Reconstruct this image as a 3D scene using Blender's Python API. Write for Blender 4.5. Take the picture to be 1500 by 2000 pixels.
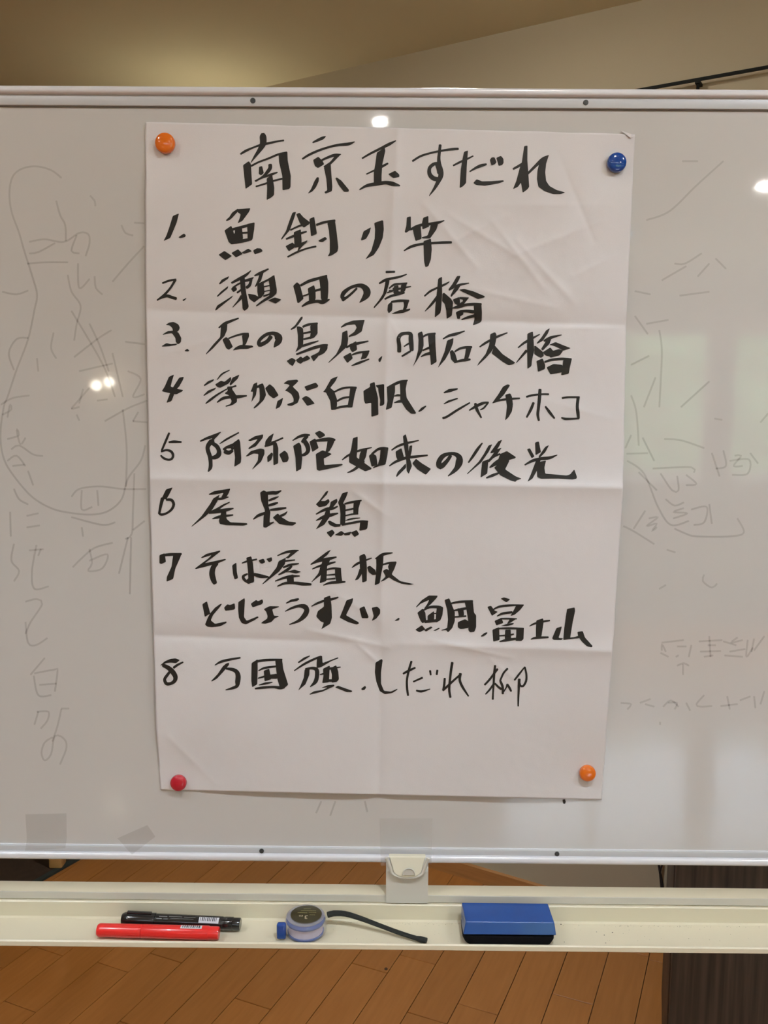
import bpy, bmesh, math, random
from mathutils import Vector, Matrix, noise
from mathutils.geometry import tessellate_polygon

for o in list(bpy.data.objects): bpy.data.objects.remove(o)
SC = bpy.context.scene
COL = SC.collection
R = math.radians

# ------------------------------------------------------------------ camera
F = 1700.0; PITCH = -0.1126; ROLL = 0.0075; YAW = 0.0049; CAMZ = 1.42
cd = bpy.data.cameras.new('camera'); cam = bpy.data.objects.new('camera', cd); COL.objects.link(cam)
cd.sensor_fit = 'VERTICAL'; cd.sensor_height = 36.0; cd.lens = 36.0*F/2000.0; cd.clip_start = 0.02
cam.matrix_world = (Matrix.Translation((0, 0, CAMZ)) @ Matrix.Rotation(YAW, 4, 'Z') @
                    Matrix.Rotation(math.pi/2+PITCH, 4, 'X') @ Matrix.Rotation(ROLL, 4, 'Z'))
SC.camera = cam

def ray(px, py):
    u = (px-750)/F; v = -(py-1000)/F
    c, s = math.cos(ROLL), math.sin(ROLL)
    u2 = c*u-s*v; v2 = s*u+c*v
    c, s = math.cos(PITCH), math.sin(PITCH)
    y = c-s*v2; z = s+c*v2
    c, s = math.cos(YAW), math.sin(YAW)
    return Vector((c*u2-s*y, s*u2+c*y, z))
def aty(px, py, y):          # where the line of sight through a measured point meets the plane y = const
    d = ray(px, py); t = y/d.y; return Vector((d.x*t, y, CAMZ+d.z*t))
def atz(px, py, z):
    d = ray(px, py); t = (z-CAMZ)/d.z; return Vector((d.x*t, d.y*t, z))

# ------------------------------------------------------------------ world, exposure
W = bpy.data.worlds.new('world'); SC.world = W; W.use_nodes = True
nt = W.node_tree; nt.nodes.clear()
out = nt.nodes.new('ShaderNodeOutputWorld'); bg = nt.nodes.new('ShaderNodeBackground')
sky = nt.nodes.new('ShaderNodeTexSky'); sky.sky_type = 'NISHITA'; sky.sun_disc = False
sky.sun_elevation = R(50); sky.sun_rotation = R(200); sky.air_density = 1.2; sky.dust_density = 3.0
mixw = nt.nodes.new('ShaderNodeMix'); mixw.data_type = 'RGBA'; mixw.inputs[0].default_value = 0.85
nt.links.new(sky.outputs[0], mixw.inputs[6]); mixw.inputs[7].default_value = (0.76, 0.88, 1.0, 1)
nt.links.new(mixw.outputs[2], bg.inputs[0]); bg.inputs[1].default_value = 15.0
nt.links.new(bg.outputs[0], out.inputs[0])
SC.view_settings.view_transform = 'Standard'; SC.view_settings.look = 'None'
SC.view_settings.exposure = -0.06; SC.view_settings.gamma = 1.0; SC.view_settings.use_curve_mapping = False

FILL_PANEL = 15.0        # radiance of the two added fill light panels
LAMP_DOWN = 700.0        # radiance of the small downlights
LAMP_TORCH = 48.0
SPOT_W = 38.0            # watts of each recessed downlight's spot
LCOL = (0.75, 0.92, 1.09)

# ------------------------------------------------------------------ materials
def mat(name, col, rough=0.5, metal=0.0, spec=0.5, coat=0.0, var=0.0, scale=20.0, bump=0.0, bscale=200.0,
        stretch=(1, 1, 1), col2=None, coatr=0.05, objvar=0.0, emit=None):
    m = bpy.data.materials.new(name); m.use_nodes = True
    n = m.node_tree.nodes; l = m.node_tree.links; b = n['Principled BSDF']
    b.inputs['Base Color'].default_value = (*col, 1); b.inputs['Roughness'].default_value = rough
    b.inputs['Metallic'].default_value = metal; b.inputs['Specular IOR Level'].default_value = spec
    b.inputs['Coat Weight'].default_value = coat; b.inputs['Coat Roughness'].default_value = coatr
    if emit:
        b.inputs['Emission Color'].default_value = (*emit[0], 1); b.inputs['Emission Strength'].default_value = emit[1]
    tc = n.new('ShaderNodeTexCoord'); mp = n.new('ShaderNodeMapping'); mp.inputs['Scale'].default_value = stretch
    l.new(tc.outputs['Object'], mp.inputs[0])
    last = None
    if var or col2:
        tx = n.new('ShaderNodeTexNoise'); tx.inputs['Scale'].default_value = scale; tx.inputs['Detail'].default_value = 5
        l.new(mp.outputs[0], tx.inputs['Vector'])
        mx = n.new('ShaderNodeMix'); mx.data_type = 'RGBA'
        rr = n.new('ShaderNodeMapRange'); rr.inputs[1].default_value = 0.3; rr.inputs[2].default_value = 0.7
        l.new(tx.outputs[0], rr.inputs[0]); l.new(rr.outputs[0], mx.inputs[0])
        c2 = col2 if col2 else tuple(c*(1-var) for c in col)
        mx.inputs[6].default_value = (*col, 1); mx.inputs[7].default_value = (*c2, 1)
        last = mx.outputs[2]
    if objvar:
        oi = n.new('ShaderNodeObjectInfo'); r2 = n.new('ShaderNodeMapRange')
        r2.inputs[3].default_value = 1-objvar; r2.inputs[4].default_value = 1+objvar
        hs = n.new('ShaderNodeHueSaturation'); l.new(oi.outputs['Random'], r2.inputs[0]); l.new(r2.outputs[0], hs.inputs['Value'])
        if last: l.new(last, hs.inputs['Color'])
        else: hs.inputs['Color'].default_value = (*col, 1)
        last = hs.outputs[0]
    if last: l.new(last, b.inputs['Base Color'])
    if bump:
        bt = n.new('ShaderNodeTexNoise'); bt.inputs['Scale'].default_value = bscale; bt.inputs['Detail'].default_value = 3
        l.new(mp.outputs[0], bt.inputs['Vector'])
        bn = n.new('ShaderNodeBump'); bn.inputs['Strength'].default_value = bump; bn.inputs['Distance'].default_value = 0.002
        l.new(bt.outputs[0], bn.inputs['Height']); l.new(bn.outputs[0], b.inputs['Normal'])
    return m
def film(name, col, alpha, rough=0.3, spec=0.5):
    m = mat(name, col, rough, spec=spec); b = m.node_tree.nodes['Principled BSDF']; b.inputs['Alpha'].default_value = alpha
    return m
def glass(name, tint=(0.95, 0.97, 1.0), mixf=0.12):
    m = bpy.data.materials.new(name); m.use_nodes = True; n = m.node_tree.nodes; l = m.node_tree.links; n.clear()
    o = n.new('ShaderNodeOutputMaterial'); t = n.new('ShaderNodeBsdfTransparent'); g = n.new('ShaderNodeBsdfGlossy')
    lw = n.new('ShaderNodeLayerWeight'); lw.inputs[0].default_value = mixf; mx = n.new('ShaderNodeMixShader')
    t.inputs[0].default_value = (*tint, 1); g.inputs[1].default_value = 0.03
    l.new(lw.outputs['Fresnel'], mx.inputs[0]); l.new(t.outputs[0], mx.inputs[1]); l.new(g.outputs[0], mx.inputs[2])
    l.new(mx.outputs[0], o.inputs[0]); return m

M = dict(
    board=mat('board_enamel', (0.575, 0.560, 0.540), 0.035, spec=0.5, var=0.04, scale=2.5),
    alu=mat('frame_metal', (0.70, 0.70, 0.74), 0.28, metal=0.0, spec=0.9, coat=0.3, coatr=0.15),
    flange=mat('frame_flange', (0.54, 0.55, 0.57), 0.35, spec=0.6),
    seam=mat('dark_seam', (0.22, 0.20, 0.19), 0.6),
    screw=mat('screw_dark', (0.035, 0.04, 0.04), 0.4),
    paper=mat('paper', (0.69, 0.665, 0.67), 0.75, spec=0.25, var=0.03, scale=8, bump=0.06, bscale=900),
    ink=mat('marker_ink', (0.020, 0.018, 0.015), 0.55, spec=0.3),
    faint=film('faded_ink', (0.27, 0.23, 0.22), 0.19, 0.15),
    orange=mat('orange_plastic', (0.80, 0.17, 0.012), 0.14, coat=0.6),
    blue=mat('blue_plastic', (0.007, 0.06, 0.30), 0.13, coat=0.6),
    red=mat('crimson_plastic', (0.50, 0.012, 0.03), 0.25, coat=0.5),
    cream=mat('cream_metal', (0.72, 0.66, 0.50), 0.35, spec=0.5, var=0.03, scale=12),
    creamface=mat('cream_metal_face', (0.60, 0.575, 0.50), 0.35, spec=0.5),
    clamp=mat('cream_plastic', (0.72, 0.68, 0.54), 0.35),
    clampbody=mat('grey_white_plastic', (0.60, 0.58, 0.52), 0.4),
    tape=film('clear_tape', (0.66, 0.64, 0.62), 0.2, 0.2),
    tapeold=film('old_tape', (0.40, 0.36, 0.33), 0.16, 0.4),
    markred=mat('red_barrel', (0.78, 0.025, 0.022), 0.28, coat=0.3),
    markblack=mat('black_barrel', (0.010, 0.010, 0.010), 0.22, coat=0.5),
    labelw=mat('white_label', (0.62, 0.62, 0.66), 0.4),
    labelg=mat('grey_print', (0.16, 0.16, 0.15), 0.4),
    print_=mat('bar_print', (0.06, 0.06, 0.07), 0.5),
    eraserblue=mat('eraser_plastic', (0.006, 0.068, 0.31), 0.3, coat=0.3, var=0.15, scale=30),
    felt=mat('black_felt', (0.008, 0.008, 0.010), 0.95, spec=0.1, bump=0.6, bscale=1500),
    dust=mat('eraser_dust', (0.05, 0.045, 0.05), 0.9, spec=0.1),
    strap=mat('black_strap', (0.010, 0.012, 0.010), 0.65, bump=0.5, bscale=1200),
    shell=film('clear_shell', (0.62, 0.58, 0.62), 0.20, 0.08),
    tblue=mat('blue_reel', (0.045, 0.11, 0.36), 0.25, coat=0.5),
    reel=mat('white_tape_roll', (0.66, 0.60, 0.74), 0.4, var=0.1, scale=80, stretch=(1, 1, 8)),
    tlabel=mat('dark_label', (0.045, 0.038, 0.015), 0.3),
    tgold=mat('pale_print', (0.55, 0.48, 0.34), 0.4), tolive=mat('olive_print', (0.26, 0.25, 0.11), 0.4),
    plank=mat('plank_wood', (0.42, 0.155, 0.034), 0.30, spec=0.5, col2=(0.36, 0.125, 0.025), scale=6, stretch=(14, 1.2, 1), objvar=0.06, coat=0.8, coatr=0.10),
    sub=mat('floor_base', (0.07, 0.03, 0.012), 0.8),
    wall=mat('wall_paint', (0.50, 0.43, 0.305), 0.8, spec=0.2, var=0.03, scale=3, bump=0.1, bscale=300),
    ceil=mat('ceiling_paint', (0.72, 0.66, 0.47), 0.85, spec=0.1, var=0.02, scale=3, bump=0.1, bscale=300),
    baseb=mat('baseboard_wood', (0.50, 0.22, 0.07), 0.4, var=0.2, scale=8, stretch=(1, 1, 12)),
    rail=mat('dark_rail', (0.010, 0.011, 0.010), 0.7, spec=0.2),
    cab=mat('dark_walnut', (0.092, 0.072, 0.056), 0.5, col2=(0.024, 0.020, 0.018), scale=4, stretch=(22, 22, 0.8)),
    mat_=mat('dark_mat', (0.062, 0.036, 0.020), 0.9, spec=0.2, bump=0.4, bscale=700, var=0.2, scale=40),
    matedge=mat('mat_border', (0.022, 0.026, 0.018), 0.8),
    legwood=mat('beech', (0.55, 0.30, 0.10), 0.4, var=0.15, scale=6, stretch=(8, 8, 1)),
    cable=mat('cable_black', (0.01, 0.01, 0.012), 0.5),
    white=mat('white_trim', (0.70, 0.68, 0.64), 0.4),
    hedge=mat('hedge_leaf', (0.20, 0.27, 0.115), 0.7, col2=(0.09, 0.14, 0.05), scale=9),
    ground=mat('terrace', (0.45, 0.44, 0.40), 0.9),
    curtain=mat('curtain_cloth', (0.62, 0.52, 0.47), 0.9, spec=0.1),
    pane=glass('window_glass', (0.97, 0.99, 0.98), 0.06),
    brass=mat('lamp_metal', (0.25, 0.22, 0.18), 0.35, metal=1.0),
    lamp=mat('fill_panel_glow', (0.9, 0.9, 0.9), 0.5, emit=(LCOL, FILL_PANEL)),
    down=mat('bulb_glow', (0.9, 0.9, 0.9), 0.5, emit=((1.0, 0.96, 0.9), LAMP_DOWN)),
    torch=mat('uplight_glow', (0.9, 0.9, 0.9), 0.5, emit=((1.0, 0.93, 0.72), LAMP_TORCH)),
    sconce=mat('sconce_glow', (0.9, 0.9, 0.9), 0.5, emit=((1.0, 0.90, 0.72), 40.0)),
    rubber=mat('caster_rubber', (0.03, 0.03, 0.03), 0.7),
)

# ------------------------------------------------------------------ helpers
def tag(o, label=None, cat=None, group=None, kind=None):
    if label: o['label'] = label
    if cat: o['category'] = cat
    if group: o['group'] = group
    if kind: o['kind'] = kind
    return o
def empty(name, loc=(0, 0, 0)):
    o = bpy.data.objects.new(name, None); COL.objects.link(o); o.location = loc; o.empty_display_size = .02; return o
def mesh_obj(name, verts, faces, m, parent=None, smooth=False):
    me = bpy.data.meshes.new(name); me.from_pydata([tuple(v) for v in verts], [], faces)
    if smooth: me.polygons.foreach_set('use_smooth', [True]*len(me.polygons))
    o = bpy.data.objects.new(name, me); COL.objects.link(o); me.materials.append(m); o.color = (1, 1, 1, 1)
    if parent:
        o.parent = parent
        p = parent; off = Vector((0, 0, 0))
        while p: off += Vector(p.location); p = p.parent
        # vertices are given in world space: bring them into the parent's frame
        if off.length: me.transform(Matrix.Translation(-off))
    me.update(); return o
class MB:
    def __init__(s): s.bm = bmesh.new()
    def box(s, a, b, bev=0.0, seg=2, rot=None, about=None):
        r = bmesh.ops.create_cube(s.bm, size=1.0); vs = r['verts']
        a = Vector(a); b = Vector(b); c = (a+b)/2; d = b-a
        for v in vs: v.co = Vector((v.co.x*d.x, v.co.y*d.y, v.co.z*d.z))+c
        if bev > 0:
            es = list({e for v in vs for e in v.link_edges})
            r = bmesh.ops.bevel(s.bm, geom=es, offset=bev, segments=seg, affect='EDGES', profile=0.5); vs = list({v for f in r['faces'] for v in f.verts} | {v for v in vs if v.is_valid})
        if rot: bmesh.ops.rotate(s.bm, verts=vs, cent=Vector(about if about else c), matrix=rot)
        return vs
    def lathe(s, prof, origin, axis='Z', n=32, sx=1.0, sy=1.0):
        # prof: (radius, height) pairs
        o = Vector(origin); rings = []
        for r, h in prof:
            ring = []
            for i in range(n):
                t = 2*math.pi*i/n; a, b = r*math.cos(t)*sx, r*math.sin(t)*sy
                co = {'Z': Vector((a, b, h)), 'Y': Vector((a, -h, b)), 'X': Vector((h, a, b))}[axis]
                ring.append(s.bm.verts.new(o+co))
            rings.append(ring)
        for p, q in zip(rings, rings[1:]):
            for i in range(n):
                s.bm.faces.new((p[i], p[(i+1) % n], q[(i+1) % n], q[i]))
        s.bm.faces.new(rings[0]); s.bm.faces.new(rings[-1])
    def tube(s, pts, r, n=10, ry=None):
        pts = [Vector(p) for p in pts]; rings = []
        up = Vector((0, 0, 1))
        for i, p in enumerate(pts):
            t = (pts[min(i+1, len(pts)-1)]-pts[max(i-1, 0)]).normalized()
            x = t.cross(up)
            if x.length < 1e-3: x = Vector((1, 0, 0))
            x.normalize(); y = x.cross(t).normalized()
            rr = r[i] if isinstance(r, (list, tuple)) else r
            yy = (ry[i] if isinstance(ry, (list, tuple)) else ry) if ry else rr
            rings.append([s.bm.verts.new(p+x*rr*math.cos(2*math.pi*k/n)+y*yy*math.sin(2*math.pi*k/n)) for k in range(n)])
        for p, q in zip(rings, rings[1:]):
            for i in range(n): s.bm.faces.new((p[i], p[(i+1) % n], q[(i+1) % n], q[i]))
        s.bm.faces.new(rings[0]); s.bm.faces.new(rings[-1])
    def extrude_x(s, prof, x0, x1):
        # prof: list of (y, z), closed
        a = [s.bm.verts.new((x0, y, z)) for y, z in prof]; b = [s.bm.verts.new((x1, y, z)) for y, z in prof]
        n = len(prof)
        for i in range(n): s.bm.faces.new((a[i], a[(i+1) % n], b[(i+1) % n], b[i]))
        s.bm.faces.new(a); s.bm.faces.new(b)
    def prism(s, poly, z0, z1):
        a = [s.bm.verts.new((p[0], p[1], z0)) for p in poly]; b = [s.bm.verts.new((p[0], p[1], z1)) for p in poly]
        n = len(poly)
        for i in range(n): s.bm.faces.new((a[i], a[(i+1) % n], b[(i+1) % n], b[i]))
        s.bm.faces.new(a); s.bm.faces.new(b)
    def build(s, name, m, parent=None, smooth=False, ang=35):
        bmesh.ops.recalc_face_normals(s.bm, faces=s.bm.faces)
        if smooth:
            for f in s.bm.faces: f.smooth = True
            for e in s.bm.edges:
                if len(e.link_faces) == 2 and e.calc_face_angle(0) > R(ang): e.smooth = False
        me = bpy.data.meshes.new(name); s.bm.to_mesh(me); s.bm.free(); me.materials.append(m)
        o = bpy.data.objects.new(name, me); COL.objects.link(o)
        if parent:
            o.parent = parent
            p = parent; off = Vector((0, 0, 0))
            while p: off += Vector(p.location); p = p.parent
            me.transform(Matrix.Translation(-off))
        return o
def box(name, a, b, m, parent=None, bev=0.0, **k):
    q = MB(); q.box(a, b, bev, **k); return q.build(name, m, parent, smooth=bev > 0)

def stroke_pts(pts, step=3.0):
    # Catmull-Rom through (x, y, w)
    if len(pts) < 3:
        (x0, y0, w0), (x1, y1, w1) = pts[0], pts[-1]; n = max(1, int(math.hypot(x1-x0, y1-y0)/step))
        return [(x0+(x1-x0)*i/n, y0+(y1-y0)*i/n, w0+(w1-w0)*i/n) for i in range(n+1)]
    P = [pts[0]]+pts+[pts[-1]]; res = []
    for i in range(1, len(P)-2):
        p0, p1, p2, p3 = P[i-1:i+3]; n = max(2, int(math.hypot(p2[0]-p1[0], p2[1]-p1[1])/step))
        for k in range(n):
            t = k/n
            res.append(tuple(.5*((2*p1[c])+(-p0[c]+p2[c])*t+(2*p0[c]-5*p1[c]+4*p2[c]-p3[c])*t*t+(-p0[c]+3*p1[c]-3*p2[c]+p3[c])*t**3) for c in range(3)))
    res.append(pts[-1]); return res
# ================================================================== ROOM
CEIL = 2.46
# oblique wall behind the board (from the line of its foot in the picture)
WA = Vector((0.241, 2.555)); WD = Vector((0.236, -0.137)).normalized()
def wallpt(s): return WA+WD*s
def wall_at_x(x): return wallpt((x-WA.x)/WD.x)
XL, XR, YB = -3.0, 3.6, -4.5
PL, PR = wall_at_x(XL), wall_at_x(XR)
ROOM = [(XL, YB), (XR, YB), (XR, PR.y), (XL, PL.y)]

def clip_poly(poly, conv):
    # Sutherland-Hodgman against a counter-clockwise convex polygon
    for i in range(len(conv)):
        a = conv[i]; b = conv[(i+1) % len(conv)]; res = []
        def side(p): return (b[0]-a[0])*(p[1]-a[1])-(b[1]-a[1])*(p[0]-a[0])
        for j in range(len(poly)):
            p = poly[j]; q = poly[(j+1) % len(poly)]; sp, sq = side(p), side(q)
            if sp >= 0: res.append(p)
            if (sp >= 0) != (sq >= 0):
                t = sp/(sp-sq); res.append((p[0]+(q[0]-p[0])*t, p[1]+(q[1]-p[1])*t))
        poly = res
        if len(poly) < 3: return None
    return poly

# floor: sub-base + planks laid at 23.1 degrees, 101 mm wide
q = MB(); q.prism(ROOM, -0.06, -0.012); floor = q.build('floor', M['sub']); tag(floor, kind='structure')
TH = R(23.11); N2 = Vector((math.cos(TH), -math.sin(TH))); A2 = Vector((math.sin(TH), math.cos(TH)))
PW = 0.1007; N0 = -0.9085
known = {-8: 1.632, -6: 1.648, -5: 1.735, -2: 1.675, 0: 1.914, 1: 1.997, 2: 1.80, 3: 1.878, 5: 2.007}
rnd = random.Random(7); near = []; far = []
PLEN = 0.909
for k in range(-75, 75):
    n0 = N0+k*PW; n1 = n0+PW-0.0016
    j0 = known.get(k, 2.23+rnd.random()*0.25)
    for j in range(-9, 6):
        a0 = j0+j*PLEN; a1 = a0+PLEN-0.0014
        poly = []
        for nn, aa in ((n0, a0), (n1, a0), (n1, a1), (n0, a1)):
            p = N2*nn+A2*aa; poly.append((p.x, p.y))
        poly = clip_poly(poly, ROOM)
        if not poly: continue
        cx = sum(p[0] for p in poly)/len(poly); cy = sum(p[1] for p in poly)/len(poly)
        # shrink the sliver by the joint and collect
        vis = cy > 0.9 and abs(cx) < 0.62*cy+0.6
        (near if vis else far).append((poly, cx, cy))
near.sort(key=lambda t: (t[2]-1.9)**2+t[1]**2*0.5)
far += near[290:]; near = near[:290]
def plank_mesh(polys):
    V = []; Fc = []
    for poly, cx, cy in polys:
        n = len(poly); i0 = len(V); ch = 0.0009
        c = Vector((cx, cy))
        inner = []
        for p in poly:
            d = (c-Vector(p)); inner.append(Vector(p)+d.normalized()*min(ch*1.5, d.length*.3))
        V += [(p[0], p[1], -0.0125) for p in poly]+[(p[0], p[1], -0.0011) for p in poly]+[(p.x, p.y, 0.0) for p in inner]
        for i in range(n):
            j = (i+1) % n
            Fc.append((i0+i, i0+j, i0+n+j, i0+n+i)); Fc.append((i0+n+i, i0+n+j, i0+2*n+j, i0+2*n+i))
        Fc.append(tuple(i0+2*n+i for i in range(n)))
    return V, Fc
for t in near:
    V, Fc = plank_mesh([t]); o = mesh_obj('plank', V, Fc, M['plank'], None)
    o.data.transform(Matrix.Rotation(TH, 4, 'Z')); o.rotation_euler.z = -TH; o.parent = floor
V, Fc = plank_mesh(far); o = mesh_obj('plank_field', V, Fc, M['plank'], None)
o.data.transform(Matrix.Rotation(TH, 4, 'Z')); o.rotation_euler.z = -TH; o.parent = floor; tag(o, kind='stuff')

fm = atz(754, 1892, .0006)
q = MB(); q.lathe([(.0045, -.0004), (.0040, .0002), (.0015, .0003)], tuple(fm), n=14, sx=1.0, sy=1.25); o = q.build('scuff_mark', M['sub'], floor)
def wall_seg(name, a, b, z0, z1, m, th=0.12, inward=None, parent=None):
    a = Vector(a); b = Vector(b); d = (b-a).normalized(); nrm = Vector((-d.y, d.x))
    if inward is not None and nrm.dot(Vector(inward)-a) > 0: nrm = -nrm
    q = MB(); q.prism([a, b, b+nrm*th, a+nrm*th], z0, z1); return q.build(name, m, parent)
IN = (0, 0)
tag(wall_seg('wall_back', PL, PR, -0.06, CEIL+0.02, M['wall'], inward=IN), kind='structure')
tag(wall_seg('wall_left', (XL, YB), PL, -0.06, CEIL+0.02, M['wall'], inward=IN), kind='structure')
tag(wall_seg('wall_right', PR, (XR, YB), -0.06, CEIL+0.02, M['wall'], inward=IN), kind='structure')
q = MB(); q.prism([(XL-.1, YB-.1), (XR+.1, YB-.1), (XR+.1, PR.y), (XL-.1, PL.y+.2)], CEIL, CEIL+0.1)
tag(q.build('ceiling', M['ceil']), kind='structure')
# rear wall with a wide window
WX0, WX1, WZ0, WZ1 = 0.9, 3.3, 0.95, 2.06
q = MB()
q.box((XL, YB-.12, -.06), (WX0, YB, CEIL)); q.box((WX1, YB-.12, -.06), (XR, YB, CEIL))
q.box((WX0, YB-.12, -.06), (WX1, YB, WZ0)); q.box((WX0, YB-.12, WZ1), (WX1, YB, CEIL))
tag(q.build('wall_rear', M['wall']), kind='structure')
win = empty('window_1', ((WX0+WX1)/2, YB-.05, WZ0)); tag(win, kind='structure')
q = MB(); f = 0.045
q.box((WX0, YB-.09, WZ0), (WX1, YB-.03, WZ0+f)); q.box((WX0, YB-.09, WZ1-f), (WX1, YB-.03, WZ1))
q.box((WX0, YB-.09, WZ0+f), (WX0+f, YB-.03, WZ1-f)); q.box((WX1-f, YB-.09, WZ0+f), (WX1, YB-.03, WZ1-f))
q.build('window_frame', M['white'], win)
for x in (1.62, 2.40): box('mullion', (x-.03, YB-.085, WZ0+f), (x+.03, YB-.035, WZ1-f), M['white'], win)
for a, b in ((WX0+f, 1.59), (1.65, 2.37), (2.43, WX1-f)): box('pane', (a, YB-.064, WZ0+f), (b, YB-.058, WZ1-f), M['pane'], win)
box('sill', (WX0-.05, YB, WZ0-.03), (WX1+.05, YB+.12, WZ0), M['white'], win, bev=.005)
# gathered curtains beside and between the panes
def curtain(x0, x1, label):
    V = []; Fc = []; n = 40
    for s in (0, 1):
        for i in range(n+1):
            t = i/n; x = x0+(x1-x0)*t; y = YB+.10+.018*math.sin(t*(x1-x0)/.05*2*math.pi)+s*.003
            V += [(x, y, .72), (x, y, 2.16)]
    for i in range(n):
        a = i*2; Fc.append((a, a+2, a+3, a+1)); b = a+2*(n+1); Fc.append((b+1, b+3, b+2, b))
    for i in (0, n):
        a = i*2; b = a+2*(n+1); Fc.append((a, a+1, b+1, b))
    o = mesh_obj('curtain', V, Fc, M['curtain'], None, True); tag(o, label, 'curtain', 'curtains at the rear window'); return o
# out of the camera's sight, seen only as reflections in the board
curtain(2.30, 2.52, 'narrow beige curtain drawn together in the middle of the rear window')
curtain(3.15, 3.42, 'beige curtain gathered at the outer side of the rear window')
# outside: terrace and hedge
tag(box('terrace', (-6, -14, -.2), (9, YB-.12, -.06), M['ground']), kind='structure')
V = []; Fc = []; nx, nz = 90, 40
for i in range(nx+1):
    for j in range(nz+1):
        x = -4+12*i/nx; z = -.06+2.75*j/nz
        d = noise.fractal(Vector((x*2.2, z*2.2, 3)), 0.8, 2.0, 4)*.25
        V.append((x, -8.2+d-.25*(j/nz)**3, z+d*.4*(j/nz)))
for i in range(nx):
    for j in range(nz):
        a = i*(nz+1)+j; Fc.append((a, a+nz+1, a+nz+2, a+1))
b0 = len(V)
for i in range(nx+1): V.append((-4+12*i/nx, -9.2, -.06)); V.append((-4+12*i/nx, -9.2, 2.6))
for i in range(nx):
    a = b0+2*i; Fc.append((a, a+1, a+3, a+2)); Fc.append((i*(nz+1)+nz, (i+1)*(nz+1)+nz, a+3, a+1))
hd = mesh_obj('hedge', V, Fc, M['hedge']); tag(hd, 'clipped green hedge outside the rear window', 'hedge')

# baseboard and dark picture rail on the oblique wall
def along_wall(name, s0, s1, z0, z1, t, m, parent=None, off=0.0):
    a = wallpt(s0); b = wallpt(s1); nn = Vector((WD.y, -WD.x))*-1
    if nn.dot(Vector((0, 0))-a) < 0: nn = -nn
    q = MB(); a = a+nn*off; b = b+nn*off
    q.prism([a, b, b+nn*t, a+nn*t], z0, z1); return q.build(name, m, parent), nn
S0 = (XL-WA.x)/WD.x; S1 = (XR-WA.x)/WD.x
bb, NW = along_wall('baseboard_back', S0+.01, S1-.01, 0.0, 0.045, 0.014, M['baseb']); tag(bb, kind='structure')
RZ = 2.235
r0 = wallpt(0.30)+NW*.03; pr = empty('picture_rail', (r0.x, r0.y, RZ))
tag(pr, 'thin black hanging rail high on the beige wall, above the right end of the board', 'rail')
along_wall('rail', 0.15, S1-.3, RZ-.0035, RZ+.0035, .006, M['rail'], pr, off=.022)
def on_wall(px, z):
    best = None
    for i in range(3200):
        s_ = -5+i*.0025; p = wallpt(s_)
        v = cam.matrix_world.to_3x3().transposed() @ Vector((p.x, p.y, z-CAMZ))
        x = 750+F*v.x/-v.z
        if best is None or abs(x-px) < best[0]: best = (abs(x-px), s_)
    return best[1]
for px in (1367, 1560, 1760):
    s = on_wall(px, RZ); p = wallpt(s)+NW*.024
    q = MB(); q.prism([p-WD*.006+NW*-.024, p+WD*.006+NW*-.024, p+WD*.006+NW*.008, p-WD*.006+NW*.008], RZ-.010, RZ-.004)
    q.tube([(p.x, p.y, RZ-.005), (p.x, p.y, RZ-.022)], .004, 8)
    q.build('bracket', M['rail'], pr)

# ceiling lamps; the two panels are added, unseen, for soft frontal light
def fill_panel(x, y, label):
    e = empty('added_light_panel', (x, y, CEIL)); tag(e, label, 'ceiling light', 'added ceiling light panels')
    q = MB(); w, d, h = .62, .16, .05
    q.box((x-w, y-d, CEIL-h), (x+w, y-d+.012, CEIL)); q.box((x-w, y+d-.012, CEIL-h), (x+w, y+d, CEIL))
    q.box((x-w, y-d+.012, CEIL-h), (x-w+.012, y+d-.012, CEIL)); q.box((x+w-.012, y-d+.012, CEIL-h), (x+w, y+d-.012, CEIL))
    q.build('housing', M['white'], e)
    box('diffuser', (x-w+.013, y-d+.013, CEIL-h+.006), (x+w-.013, y+d-.013, CEIL-h+.012), M['lamp'], e)
fill_panel(-.72, -3.0, 'left long white fill light panel, added unseen behind the viewpoint')
fill_panel(.72, -3.0, 'right long white fill light panel, added unseen behind the viewpoint')
def downlight(x, y, label, rad=.034, watts=0, cone=106, aim=None):
    e = empty('downlight', (x, y, CEIL)); tag(e, label, 'downlight', 'small round ceiling downlights')
    q = MB(); q.lathe([(rad+.006, CEIL-.02), (rad+.02, CEIL-.02), (rad+.022, CEIL)], (x, y, 0), n=32); q.build('trim_ring', M['white'], e, True)
    q = MB(); q.lathe([(rad*.6, CEIL-.030), (rad, CEIL-.0215)], (x, y, 0), n=24); q.build('bulb', M['down'], e)
    if watts:
        ld = bpy.data.lights.new('spot', 'SPOT'); ld.energy = watts; ld.color = LCOL; ld.spot_size = R(cone); ld.spot_blend = .6; ld.shadow_soft_size = rad
        lo = bpy.data.objects.new('spot', ld); COL.objects.link(lo); lo.location = (0, 0, -.034); lo.parent = e
        if aim: lo.rotation_mode = 'QUATERNION'; lo.rotation_quaternion = (Vector(aim)-Vector((x, y, CEIL-.034))).to_track_quat('-Z', 'Y')
downlight(-.04, -1.15, 'round downlight nearest behind the viewpoint', .019, SPOT_W*.5)
downlight(1.66, -1.98, 'round downlight towards the rear window', .026, SPOT_W*.5)
downlight(-1.55, -.85, 'round downlight towards the left wall', .024, SPOT_W*.5)
downlight(.30, .12, 'round downlight overhead in front of the board, middle of three', .03, SPOT_W*.9)
downlight(-1.05, .22, 'round downlight overhead in front of the board, left of three', .03, SPOT_W*.85)
downlight(1.25, .05, 'round downlight overhead in front of the board, right of three', .03, SPOT_W*0.95, 84, (-.10, 1.02, 1.12))
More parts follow.
